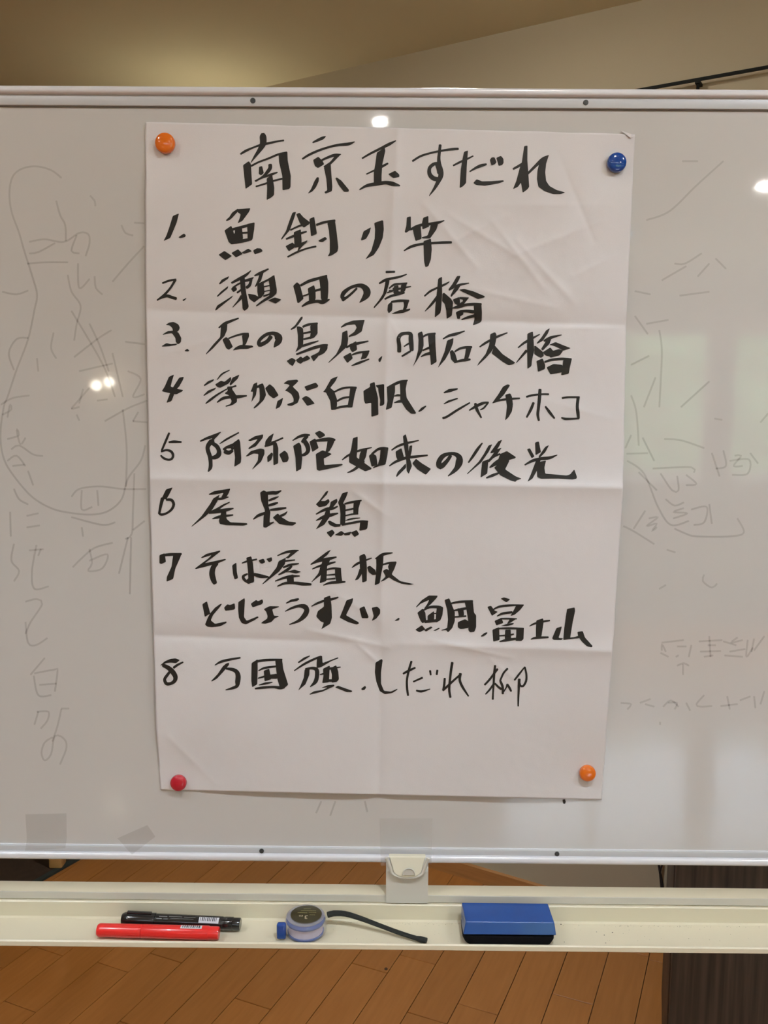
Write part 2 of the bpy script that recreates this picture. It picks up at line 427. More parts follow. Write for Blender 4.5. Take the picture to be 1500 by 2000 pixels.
downlight(.12, 1.75, 'round downlight added on the far side of the board to light the floor there', .03, SPOT_W*2.4, 84)  # added, unseen lamp that brightens the floor and wall behind the board
# pair of small wall lamps on the rear wall (their twin glints show at the left of the board)
for i, x in enumerate((-2.155, -2.06)):
    zz = 1.61+.025*i; e = empty('wall_lamp', (x, YB, zz)); tag(e, ('left', 'right')[i]+' of two small round wall lamps on the rear wall', 'wall lamp', 'small wall lamps on the rear wall')
    q = MB(); q.lathe([(.035, 0), (.035, .02), (.012, .025), (.012, .05)], (x, YB, zz), axis='Y', n=20)
    for v in q.bm.verts: v.co.y = 2*YB-v.co.y
    q.build('base', M['brass'], e, True)
    q = MB(); q.lathe([(.012, .05), (.03, .06), (.036, .085), (.03, .11), (.012, .12)], (x, YB, zz), axis='Y', n=24)
    for v in q.bm.verts: v.co.y = 2*YB-v.co.y
    q.build('globe', M['sconce'], e, True)

# uplighter on the oblique wall, hidden behind the board; its light shows on the ceiling
ps = wallpt(on_wall(455, 2.2)); pc = ps+NW*.12
e = empty('wall_uplighter', (ps.x, ps.y, 2.1)); tag(e, 'small bowl uplighter on the far wall, throwing a bright patch on the ceiling', 'wall lamp')
q = MB(); q.prism([ps-WD*.03, ps+WD*.03, ps+WD*.03+NW*.02, ps-WD*.03+NW*.02], 1.95, 2.07); q.build('wall_plate', M['brass'], e)
q = MB(); q.tube([(ps.x+NW.x*.015, ps.y+NW.y*.015, 2.00), (pc.x, pc.y, 2.015)], .007, 10); q.build('arm', M['brass'], e, True)
q = MB(); q.lathe([(.012, 2.01), (.05, 2.03), (.078, 2.09), (.075, 2.09), (.047, 2.035), (.010, 2.018)], (pc.x, pc.y, 0), n=32); q.build('shade', M['brass'], e, True)
q = MB(); q.lathe([(.024, 2.045), (.036, 2.055)], (pc.x, pc.y, 0), n=24); q.build('bulb', M['torch'], e)

# ================================================================== BACKGROUND FURNITURE
# dark cabinet behind the right end of the board
q = MB(); cl = aty(1309, 1860, 1.58); cx0 = cl.x; ang = R(-17)
e = empty('cabinet', (cx0, 1.58, 0)); tag(e, 'dark brown wood-grained cabinet standing behind the right end of the whiteboard', 'cabinet')
Rm = Matrix.Rotation(ang, 4, 'Z')
def cabbox(name, a, b, m, bev=.003):
    q = MB(); q.box(a, b, bev); o = q.build(name, m, None, True); o.parent = e; o.rotation_euler.z = ang; return o
cabbox('body', (0, .022, .04), (.62, .40, .84), M['cab'])
cabbox('plinth', (.01, .035, .002), (.61, .38, .04), M['cab'])
cabbox('top', (-.0, .0, .84), (.62, .405, .865), M['cab'])
for i in (0, 1):
    d = cabbox('door', (.003+.3085*i, .0, .045), (.3085*(i+1)-.001+.003, .0215, .837), M['cab'])
    hx = .285 if i == 0 else .335
    h = cabbox('handle', (hx-.006, -.022, .40), (hx+.006, -.0005, .52), M['rail']); h.parent = d; h.rotation_euler.z = 0
# black cable hanging beside it
def cable(tab, rad, label, off):
    pts = []
    for px, row in tab:
        z = .24-(row-1690)*.00133; s = on_wall(px, z); p = wallpt(s)+NW*off; pts.append((p.x, p.y, max(z, .006)))
    pts = stroke_pts(pts, .01)
    q = MB(); q.tube(pts, rad, 8); tag(q.build('cable', M['cable'], None, True), label, 'cable', 'cables by the cabinet')
cable(((1300, 1560), (1295, 1640), (1291, 1690), (1290, 1712), (1293, 1732), (1299, 1800), (1310, 1860)), .0034, 'thin black cable hanging down the beige wall beside the dark cabinet', .02)
cable(((1330, 1600), (1318, 1660), (1307, 1690), (1300, 1704), (1296, 1720), (1298, 1736), (1306, 1800), (1318, 1862)), .0026, 'second black cable bending left from the dark cabinet edge to the first cable', .034)

# dark mat with border at the left, wooden bench leg on it
ma = atz(85, 1717, .006).to_2d(); mb_ = atz(157, 1676, .006).to_2d(); md = (mb_-ma).normalized(); mn = Vector((-md.y, md.x))
e = empty('floor_mat', (ma.x, ma.y, 0)); tag(e, 'dark brown floor mat with a blackish border, seen at the left under the board', 'mat')
a0 = ma-md*.75; a1 = ma+md*.85
q = MB(); q.prism([a0+mn*.018, a1+mn*.018, a1+mn*1.1, a0+mn*1.1], .0005, .006); q.build('mat_surface', M['mat_'], e)
q = MB(); q.prism([a0, a1, a1+mn*.018, a0+mn*.018], .0005, .008); q.build('border', M['matedge'], e)
lp = atz(108, 1697, .006)
e = empty('bench', (lp.x, lp.y, .006)); tag(e, 'light wooden bench, only one leg seen below the board at the left', 'bench')
for dx, dy in ((0, .02), (-.62, .02), (-.62, .34), (0, .34)):
    box('leg', (lp.x+dx-.021, lp.y+dy-.021, .0065), (lp.x+dx+.021, lp.y+dy+.021, .40), M['legwood'], e, bev=.006)
box('seat', (lp.x-.70, lp.y-.03, .40), (lp.x+.08, lp.y+.42, .435), M['legwood'], e, bev=.008)

# ================================================================== WHITEBOARD ON ITS STAND
YP = 1.02                              # panel face
BT, BBm = 1.7801, 0.8718               # top and bottom of the frame
BX0, BX1 = -.874, .926
wb = empty('whiteboard', (.026, YP, BBm))
tag(wb, 'wide white enamel board in a pale metal frame, holding the paper list', 'whiteboard')
box('panel', (BX0+.012, YP, BBm+.010), (BX1-.012, YP+.012, BT-.010), M['board'], wb)
zt = lambda py: aty(750, py, YP).z
# frame: rounded outer bead and a flat inner flange
def bead(z0, z1, y0, y1, n=10):
    # rounded rectangle in (y, z)
    pts = []; r = min(abs(z1-z0), abs(y1-y0))*.42
    for cx, cz, a0 in ((y0+r, z0+r, 180), (y1-r*.3, z0+r*.3, 270), (y1-r*.3, z1-r*.3, 0), (y0+r, z1-r, 90)):
        rr = r if cx < (y0+y1)/2 else r*.3
        for k in range(n+1):
            a = R(a0+90*k/n); pts.append((cx+rr*math.cos(a), cz+rr*math.sin(a)))
    return pts
fr = []
q = MB(); q.extrude_x(bead(BT-.0085, BT, YP-.008, YP+.018), BX0, BX1); q.extrude_x(bead(BBm, BBm+.0095, YP-.008, YP+.018), BX0, BX1)
q.box((BX0, YP-.008, BBm+.009), (BX0+.0095, YP+.018, BT-.009), .003); q.box((BX1-.0095, YP-.008, BBm+.009), (BX1, YP+.018, BT-.009), .003)
q.build('frame', M['alu'], wb, True, 50)
q = MB(); FT = BT-.0085
q.box((BX0+.009, YP-.0035, FT-.0115), (BX1-.009, YP+.001, FT+.002), .0008); q.box((BX0+.009, YP-.0035, BBm+.008), (BX1-.009, YP+.001, BBm+.0165), .0008)
q.box((BX0+.0095, YP-.0035, BBm+.009), (BX0+.02, YP+.001, BT-.009), .0008); q.box((BX1-.02, YP-.0035, BBm+.009), (BX1-.0095, YP+.001, BT-.009), .0008)
q.build('flange', M['flange'], wb, True)
q = MB(); q.box((BX0+.01, YP-.0012, FT-.0128), (BX1-.01, YP+.001, FT-.0110)); q.build('seam', M['seam'], wb)
q = MB(); q.box((BX0+.01, YP-.0020, BBm+.0163), (BX1-.01, YP+.001, BBm+.0175), .0004); q.build('lip_strip', M['alu'], wb, True)
for px, py, zz in ((494, 198, FT-.0055), (1144, 201, FT-.0055), (511, 1657, BBm+.0125), (1088, 1662, BBm+.0125)):
    p = aty(px, py, YP-.0035)
    q = MB(); q.lathe([(.0022, 0), (.0030, .0003), (.0028, .0010), (.001, .0012)], (p.x, YP-.0035, zz), axis='Y', n=16)
    for v in q.bm.verts: v.co.y = 2*(YP-.0035)-v.co.y if v.co.y > YP-.0035 else v.co.y
    q.build('screw', M['screw'], wb, True)
q = MB(); q.box((BX0+.02, YP+.012, BBm+.01), (BX1-.02, YP+.016, BT-.01)); q.build('back_panel', M['flange'], wb)

# faded strokes left on the board
def px_board(px, py): return aty(px, py, YP)
def ribbon(pts, cap=.35):
    """outline-free ribbon: returns 2D verts and faces"""
    V = []; Fc = []; n = len(pts)
    for i, (x, y, w) in enumerate(pts):
        a = pts[max(i-1, 0)]; b = pts[min(i+1, n-1)]; dx, dy = b[0]-a[0], b[1]-a[1]; L = math.hypot(dx, dy) or 1
        nx, ny = -dy/L, dx/L; w = max(w, .3)/2
        V += [(x+nx*w, y+ny*w), (x-nx*w, y-ny*w)]
        if i: Fc.append((2*i-2, 2*i-1, 2*i+1, 2*i))
    for end in (0, 1):
        i = 0 if end == 0 else n-1; a = pts[i]; b = pts[1 if end == 0 else n-2]
        dx, dy = a[0]-b[0], a[1]-b[1]; L = math.hypot(dx, dy) or 1; dx /= L; dy /= L
        w = max(a[2], .3)/2; e = w*cap; k0 = len(V)
        l, r = 2*i, 2*i+1
        V += [(V[l][0]*.8+V[r][0]*.2+dx*e, V[l][1]*.8+V[r][1]*.2+dy*e), (V[r][0]*.8+V[l][0]*.2+dx*e, V[r][1]*.8+V[l][1]*.2+dy*e)]
        Fc.append((l, r, k0+1, k0))
    return V, Fc

FAINT = """F 0 300 4
480,190 400,130 280,100 170,120 100,180 75,300 90,450 150,620 190,760 250,950 290,1100 270,1220 220,1450 130,1690 60,1900 30,1980 4,2200 30,2380 110,2520 250,2680 400,2770 540,2805 720,2820 850,2790 950,2700 1000,2540 1100,2400 1135,2280
440,370 470,480 510,560 515,680
230,690 350,670 500,690 620,620 690,630 700,700 670,800
230,780 300,770 430,700
215,860 350,850 530,850
610,860 620,1050 700,980
740,960 750,1050 800,1100
880,1000 1000,860 1125,725
530,950 560,1080 630,1190 600,1330 580,1460
700,1330 780,1500 850,1700
580,1590 760,1450 870,1380
620,1700 880,1640
980,1470 1130,1490
20,1080 130,1100 220,1070
110,1690 70,1560 130,1450 220,1440
10,1960 100,1910 230,1890
705,330 740,370 745,410
1050,540 1125,545
F 0 750 4
90,510 150,480 260,550 335,562
220,680 260,790
110,820 150,900 220,940
80,1000 85,1190
210,1120 310,1105
210,1030 300,1010
110,1250 90,1380 150,1460 110,1540
230,1300 340,1290
285,1260 250,1470 270,1600 380,1580
200,1700 290,1680 330,1720 240,1860 200,1950
560,880 620,820 780,800 960,820 1140,820
570,1430 640,1360 740,1280 880,1240
1050,700 1040,980 1030,1170 980,1210
1130,1070 1040,1140
1000,1200 930,1480
1025,1200 1015,1640
820,290 1000,190 1150,130
560,195 620,180
600,240 620,285
650,40 620,150
960,200 990,500 985,800
1040,290 1150,300
1040,290 1080,220
640,830 640,980 720,960 
760,830 770,950
F 0 1200 4
200,60 220,220 280,240 370,185
350,340 240,470
265,480 300,630 400,630
270,460 430,430 450,440 430,600
310,550 440,540
290,760 380,760 370,830 320,890
300,760 270,860
480,735 540,735
480,740 450,870 410,990
410,960 350,1000 325,1080 350,1140 400,1090 430,950 500,970 520,1040 470,1170
F 1200 300 4
850,60 640,250 430,450 250,520
530,60 650,60
470,860 550,860 680,780
560,880 370,990
650,960 740,860
790,820 870,900
160,1075 280,1100
160,1270 260,1410
250,1330 420,1300
510,1110 740,1080
350,1380 370,1560 350,1980
130,1650 270,1580
320,1750 230,1980
520,1980 740,1780
F 1200 750 4
130,90 170,220 190,480
130,400 85,500
390,430 520,440 700,500
95,545 260,540
220,420 310,600
100,600 230,700 340,960 440,1100 580,1070
190,690 330,830
470,1130 560,1170 640,1190 900,1190 1010,1160 960,1050
400,900 470,950 540,925
460,1050 570,1010 460,1000 540,970
360,700 450,830 500,830 490,720
270,1050 340,1040 250,1110 330,1090 290,1150 330,1120
70,1110 150,1150 310,1250
410,1295 475,1315
150,1130 240,990
700,1490 690,1540 760,1590 800,1560
350,1600 400,1570
840,280 780,270
1140,300 1200,230
940,560 990,560 930,640 1000,640
F 1150 1200 4
570,220 740,200
570,280 570,230 600,290
690,250 760,250
700,320 680,330
930,240 990,240
870,290 1030,285
900,330 970,320
1050,210 1150,240
1160,180 1110,220 1200,200
1100,290 1220,270
1290,190 1270,290
1370,170 1290,280
690,400 740,380 780,400 
735,390 735,470
440,700 510,720
480,660 400,690
620,690 690,690 670,740
900,630 840,700 870,720 960,715
1030,715 1160,700
1180,670 1260,640
1370,600 1340,700
555,840 557,860
F 0 1500 2
1255,130 1235,175
1310,130 1290,185
1425,130 1435,170
F 0 750 4
20,240 90,200 80,160 60,260
60,430 150,400 130,350 160,470 200,420
100,640 190,630
60,600 130,560 200,640
700,1290 720,1400 690,1460 800,1440 840,1330 700,1380
560,1040 800,1100 900,1080
640,1120 650,1190
300,1340 320,1290
F 0 300 4
560,1230 800,1640 900,1900
880,1560 960,1900
1000,1700 1100,1760 1040,1900 1130,1880
760,1930 840,1920
560,1990 700,1830
290,1600 300,1700
420,1400 400,1520 440,1600
600,640 560,760 620,780
950,560 980,620 1040,640
F 1200 750 4
850,520 870,640 790,660
760,540 820,720 
900,600 1050,590 1040,700 920,710
1060,540 1120,620
300,660 600,650 620,690
560,710 640,780 560,790
600,980 720,960 700,1080 620,1100
740,940 760,1090
F 1150 1200 4
860,210 1040,200
940,170 950,330
1060,320 1200,330
1240,200 1230,330 1280,260
560,300 620,330
800,240 780,330
580,720 640,670 700,720
760,690 790,750
1080,640 1100,740
1290,640 1300,730
250,690 330,700 300,740"""
V = []; Fc = []; ox = oy = 0; sc = 1; ns = 0
for ln in FAINT.strip().splitlines():
    if ln.startswith('F '): _, ox, oy, sc = ln.split(); ox = float(ox); oy = float(oy); sc = float(sc); continue
    pts = [(ox+float(a)/sc, oy+float(b)/sc, 2.4) for a, b in (t.split(',')[:2] for t in [s.replace(' ', ',') for s in []])] if 0 else []
    toks = ln.split(); pts = []
    for t in toks:
        a, b = t.split(','); pts.append((ox+float(a)/sc, oy+float(b)/sc, 3.6))
    v, f = ribbon(stroke_pts(pts, 5)); i0 = len(V); ns += 1
    V += [tuple(px_board(x, y)+Vector((0, -.00025-ns*2e-6, 0))) for x, y in v]; Fc += [tuple(i0+i for i in g) for g in f]
o = mesh_obj('faded_writing', V, Fc, M['faint'], wb); o['label'] = 'faint unerased marker writing'; o['kind'] = 'stuff'
# small black mark under the paper
V, Fc = ribbon([(1101, 1562, 5), (1102, 1566, 6), (1102, 1569, 4)]); o = mesh_obj('ink_mark', [tuple(px_board(x, y)+Vector((0, -.0003, 0))) for x, y in V], Fc, M['ink'], wb)

# stand: posts, crossbeam with tray, feet
st = empty('board_stand', (.026, 1.03, 0)); tag(st, 'cream metal stand with a long pen tray running below the board', 'stand')
zb, yb0, yb1 = .8388, 1.0, 1.023
q = MB(); q.box((BX0-.03, yb0, zb-.032), (BX1+.03, yb1, zb), .0015); q.build('crossbeam', M['cream'], st, True)
TX0, TX1 = BX0-.01, BX1+.01
prof = [(1.0, .8285), (.9962, .8285), (.9950, .8275), (.9950, .8095), (.9935, .8072), (.9455, .8062), (.9448, .8112), (.9432, .8118), (.9415, .8105), (.9412, .8055), (.9428, .8042), (1.0, .8042)]
q = MB(); q.extrude_x(prof, TX0, TX1); q.build('pen_tray', M['cream'], st, False)
q = MB(); q.box((TX0, .9985, .8296), (TX1, 1.0, .8384), .0004); q.build('beam_face', M['creamface'], st)
for x in (BX0-.045, BX1+.045):
    box('post', (x-.016, 1.012, .09), (x+.016, 1.052, 1.36), M['cream'], st, bev=.003)
    box('foot', (x-.02, .78, .065), (x+.02, 1.30, .095), M['cream'], st, bev=.004)
    for y in (.80, 1.28):
        q = MB(); q.lathe([(.022, -.009), (.025, -.006), (.025, .006), (.022, .009)], (x, y, .0255), axis='X', n=24); q.build('caster', M['rubber'], st, True)
        box('caster_fork', (x-.014, y-.012, .03), (x+.014, y+.012, .066), M['alu'], st, bev=.002)
    box('pivot', (x-.02 if x > 0 else x+.014, 1.022, 1.31), (x-.0135 if x > 0 else x+.0205, 1.042, 1.335), M['screw'], st)
q = MB(); q.box((BX0-.045, 1.02, .20), (BX1+.045, 1.042, .225), .002); q.build('lower_brace', M['cream'], st, True)

# clamp that locks the board, bottom centre
cx = (aty(752, 1715, 1.0).x+aty(838, 1715, 1.0).x)/2
e = empty('board_clamp', (cx, 1.0, zb)); tag(e, 'cream plastic catch joining the crossbeam to the bottom centre of the whiteboard', 'catch')
hw = .0255; z1 = aty(795, 1700, .9955).z; z0 = .8385
q = MB(); q.extrude_x([(.9965, zb-.009), (.9983, zb-.009), (.9983, zb+.0004), (1.019, zb+.0004), (1.019, z1+.004), (.9995, z1+.004), (.9965, z1-.002)], cx-hw, cx+hw)
q.build('body', M['clampbody'], e)
# the flap: tapered tongue with a rounded lower edge and a thumb recess
zt1 = aty(795, 1676, .993).z; zb1 = aty(795, 1712, .993).z
outline = []
top = .0225
for k in range(17):
    t = k/16; a = math.pi*t
    outline.append((cx-math.copysign(abs(math.cos(a))**.75, math.cos(a))*.0175, zb1+.0095-math.sin(a)*.0095))
outline = [(cx-top, zt1)]+outline+[(cx+top, zt1)]
Vv = [(x, .9905+.006*max(0, (z-zb1)/(zt1-zb1)), z) for x, z in outline]; nn_ = len(Vv)
Vv += [(x, 1.004, z) for x, z in outline]
Fc = [tuple(range(nn_))[::-1], tuple(range(nn_, 2*nn_))]+[(i, (i+1) % nn_, nn_+(i+1) % nn_, nn_+i) for i in range(nn_)]
fl = mesh_obj('flap', Vv, Fc, M['clamp'], e)
bv = fl.modifiers.new('b', 'BEVEL'); bv.width = .0012; bv.segments = 2; bv.limit_method = 'ANGLE'
# raised rim round the flap
rim = []
for x, z in outline: rim.append((cx+(x-cx)*1.12, .9935, z-.0012*(1 if z < zt1-.001 else 0)))
q = MB(); q.tube([Vector(p) for p in rim], .0022, 8); q.build('rim', M['clampbody'], e, True)
# thumb recess (arched ledge)
q = MB(); arc = []
zr = aty(795, 1709, .99).z
for k in range(13):
    a = math.pi*k/12; arc.append((cx+.002-math.cos(a)*.0072, .9896, zr+math.sin(a)*.0085))
q.tube(arc, .0008, 6); q.build('thumb_recess', M['clampbody'], e, True)
V_ = [(x, .98985, z) for x, _, z in arc]; mesh_obj('recess_face', V_+[(x, .9906, z) for x, _, z in V_], [tuple(range(13)), tuple(range(13, 26))[::-1]]+[(i, i+1, 14+i, 13+i) for i in range(12)], M['clampbody'], e)

# pieces of adhesive tape
def tape(name, quad, y, m, label, bendto=None):
    P = [aty(px, py, y) for px, py in quad]; th = Vector((0, .0004, 0))
    V = []; n = 8; Fc = []
    for j in range(n+1):
        for i in range(n+1):
            u, v = i/n, j/n
            p = P[0]*(1-u)*(1-v)+P[1]*u*(1-v)+P[2]*u*v+P[3]*(1-u)*v
            if bendto: p.y += bendto(p.z)
            p.y -= .0002*noise.noise(Vector((p.x*60, 0, p.z*60)))
            V.append(p)
    k = len(V); V += [p+th for p in V]
    for j in range(n):
        for i in range(n):
            a = j*(n+1)+i; Fc.append((a, a+1, a+n+2, a+n+1))
    o = mesh_obj(name, V[:k], Fc, m, None, True); tag(o, label, 'tape'); o['group'] = 'tape pieces on the board'; return o
ZF = BBm+.0175; ZBd = BBm+.0095
def bend(z): return -.0004 if z > ZF+.004 else (-.0041 if z > ZBd else -.0087)
def bend_s(z):
    if z > ZF+.006: return -.0006
    if z > ZF: return -.0006-.0036*(ZF+.006-z)/.006
    if z > ZBd: return -.0042-.0046*(ZF-z)/(ZF-ZBd)
    return -.0088
tape('adhesive_tape', [(741, 1598), (845, 1598), (842, 1680), (744, 1684)], YP, M['tape'], 'clear tape square stuck over the bottom frame above the cream catch', bend_s)
tape('adhesive_tape', [(50, 1590), (130, 1588), (131, 1652), (54, 1656)], YP, M['tapeold'], 'greyish square of old tape at the lower left corner of the board', bend_s)
tape('adhesive_tape', [(229, 1637), (288, 1611), (304, 1634), (262, 1662)], YP, M['tapeold'], 'slanted scrap of old tape on the bottom frame, right of the grey square', bend_s)

# ================================================================== THE PAPER
rows_y = [(238, 262), (605, 637), (935, 953), (1241, 1272), (1543, 1562)]      # left / right height of the sheet's edges and folds
left_x = [(238, 284), (600, 285), (940, 292), (1240, 300), (1430, 306), (1543, 314)]
right_x = [(262, 1240), (637, 1223), (953, 1217), (1272, 1196), (1562, 1175)]
mid_x = [(245, 777), (440, 768), (620, 757), (940, 750), (1255, 744), (1560, 739)]
def interp(tab, y):
    if y <= tab[0][0]: a, b = tab[0], tab[1]
    elif y >= tab[-1][0]: a, b = tab[-2], tab[-1]
    else:
        for a, b in zip(tab, tab[1:]):
            if a[0] <= y <= b[0]: break
    return a[1]+(b[1]-a[1])*(y-a[0])/(b[0]-a[0])
def y_of(u, v):
    t = v*4; i = min(3, max(0, int(t))); f = t-i
    ya = rows_y[i][0]+(rows_y[i][1]-rows_y[i][0])*u; yb = rows_y[i+1][0]+(rows_y[i+1][1]-rows_y[i+1][0])*u
    # the folds waver a little
    return ya+(yb-ya)*f
def x_of(u, y):
    xl, xm, xr = interp(left_x, y), interp(mid_x, y), interp(right_x, y)
    return xl+(xm-xl)*u*2 if u < .5 else xm+(xr-xm)*(u-.5)*2
def uv_of(px, py):
    u = .5; v = .5
    for _ in range(6):
        xl, xm, xr = interp(left_x, py), interp(mid_x, py), interp(right_x, py)
        u = (px-xl)/(xm-xl)*.5 if px < xm else .5+(px-xm)/(xr-xm)*.5
        ys = [a+(b-a)*u for a, b in rows_y]
        i = 0
        while i < 3 and py > ys[i+1]: i += 1
        v = (i+(py-ys[i])/(ys[i+1]-ys[i]))/4
    return u, v
def sm(t): t = max(0, min(1, t)); return t*t*(3-2*t)
CREASES = [  # diagonal wrinkles: x0, y0, x1, y1, amplitude mm, width px
    (830, 400, 930, 520, .8, 16), (880, 420, 1010, 500, .7, 14), (960, 430, 1060, 560, .9, 18), (1010, 470, 1120, 590, .8, 16),
    (1090, 300, 1160, 470, -1.0, 18), (1195, 350, 1105, 470, 1.1, 22), (1000, 500, 1180, 430, .6, 14), (930, 400, 1190, 400, .5, 20),
    (900, 560, 1080, 600, .5, 12), (800, 700, 860, 660, .7, 12), (760, 620, 800, 700, .8, 14), (1080, 640, 1215, 640, 1.5, 22),
    (690, 960, 760, 1010, .6, 12), (600, 1230, 760, 1265, .8, 12), (840, 1250, 1000, 1285, .7, 12), (640, 1150, 745, 1215, .5, 14),
    (330, 1440, 420, 1530, .9, 18), (700, 1260, 745, 1300, .8, 10), (960, 1290, 1010, 1330, .5, 10), (430, 620, 470, 600, .6, 12),
    (1060, 780, 1200, 820, .5, 18), (870, 480, 990, 420, .5, 12), (1120, 540, 1200, 500, .6, 14), (300, 700, 420, 660, .4, 16),
]
def sq(d): return math.sqrt(d*d+4)-2
def height(u, v, px, py):
    """distance of the sheet from the board, millimetres"""
    Wp, Hp = 955.0, 325.0
    h = 4.8
    du = (u-.5)*Wp
    up = 1-sm((py-1180)/120)         # ridge above, valley below
    h += (4.6*up-3.0*(1-up))*math.exp(-(math.sqrt(du*du+6)-2.4)/17.0)
    dv = [(v*4-i)*Hp for i in (1, 2, 3)]
    r = sm((u-.25)/.5)
    h += (-3.0-1.6*r)*math.exp(-sq(dv[0])/20.0)
    h += (4.0+2.0*r)*math.exp(-sq(dv[1])/(19.0 if dv[1] < 0 else 34.0))
    h += (-2.8+6.4*r)*math.exp(-sq(dv[2])/20.0)
    # slow billow of each panel
    h += 1.3*math.sin(math.pi*min(1, max(0, (u*2) % 1)))*math.sin(math.pi*min(1, max(0, (v*4) % 1)))*(1 if ((int(u*2) % 2)+(int(v*4) % 2)) % 2 else .4)
    h += 2.4*noise.noise(Vector((px/260, py/260, 1.7)))
    q_ = .35+1.0*sm((u-.45)/.2)*(1-sm((v-.3)/.12))
    h += 1.1*q_*noise.noise(Vector(((px+py*.6)/45, (py-px*.6)/110, 4.2)))
    h += .16*noise.noise(Vector((px/17, py/17, 9.2)))
    for x0, y0, x1, y1, a, w in CREASES:
        if px < min(x0, x1)-60 or px > max(x0, x1)+60 or py < min(y0, y1)-60 or py > max(y0, y1)+60: continue
        dx, dy = x1-x0, y1-y0; L2 = dx*dx+dy*dy; t = ((px-x0)*dx+(py-y0)*dy)/L2
        tt = max(0, min(1, t)); d = math.hypot(px-x0-dx*tt, py-y0-dy*tt)
        h += 2.4*a*math.exp(-d/w*1.6)*(1-.5*abs(2*tt-1))
    # pressed down at the magnets
    for mx, my in MAG:
        d = math.hypot(px-mx, py-my); k = math.exp(-(d/70)**2); h = h*(1-k)+.5*k
    # the top edge and sides hug the board
    e = sm(v*4/.35); h = h*(.6+.4*e)
    return max(h, .35)
MAG = [(322, 280), (1205, 318), (348, 1531), (1148, 1512)]
NU, NV = 280, 400
pv = []; Hh = []
for j in range(NV+1):
    v = j/NV; row = []
    for i in range(NU+1):
        u = i/NU; y = y_of(u, v); x = x_of(u, y)
        # slightly wavy outer edges
        if i == 0: x += 1.2*noise.noise(Vector((0, y/60, 0)))
        if i == NU: x += 1.2*noise.noise(Vector((5, y/60, 0)))
        if j == 0: y += 1.0*noise.noise(Vector((x/60, 5, 0)))
        h = height(u, v, x, y)
        row.append(h); p = aty(x, y, YP-.001*h); pv.append(p)
    Hh.append(row)
pf = [(j*(NU+1)+i, j*(NU+1)+i+NU+1, j*(NU+1)+i+NU+2, j*(NU+1)+i+1) for j in range(NV) for i in range(NU)]
paper = empty('paper_sheet', (0, YP, 1.35))
tag(paper, 'large creased sheet of white paper with a handwritten black Japanese list, pinned to the whiteboard', 'paper')
sheet = mesh_obj('sheet', pv, pf, M['paper'], paper, True)
so = sheet.modifiers.new('thick', 'SOLIDIFY'); so.thickness = .00015; so.offset = 1
def hpx(px, py):
    u, v = uv_of(px, py); fx = max(0, min(NU-1e-4, u*NU)); fy = max(0, min(NV-1e-4, v*NV)); i = int(fx); j = int(fy); a = fx-i; b = fy-j
    return (Hh[j][i]*(1-a)+Hh[j][i+1]*a)*(1-b)+(Hh[j+1][i]*(1-a)+Hh[j+1][i+1]*a)*b
# dog-eared corner at the top right
V = []
for px, py, h in ((1213, 255, .9), (1241, 266, .8), (1231, 269, 3.2), (1233, 262, 2.6)): V.append(aty(px, py, YP-.001*(h+.6)))
mesh_obj('folded_corner', V+[p+Vector((0, .0003, 0)) for p in V], [(0, 3, 1), (0, 2, 3), (3, 2, 1), (4, 5, 7), (4, 7, 6), (7, 5, 6)], M['paper'], paper)

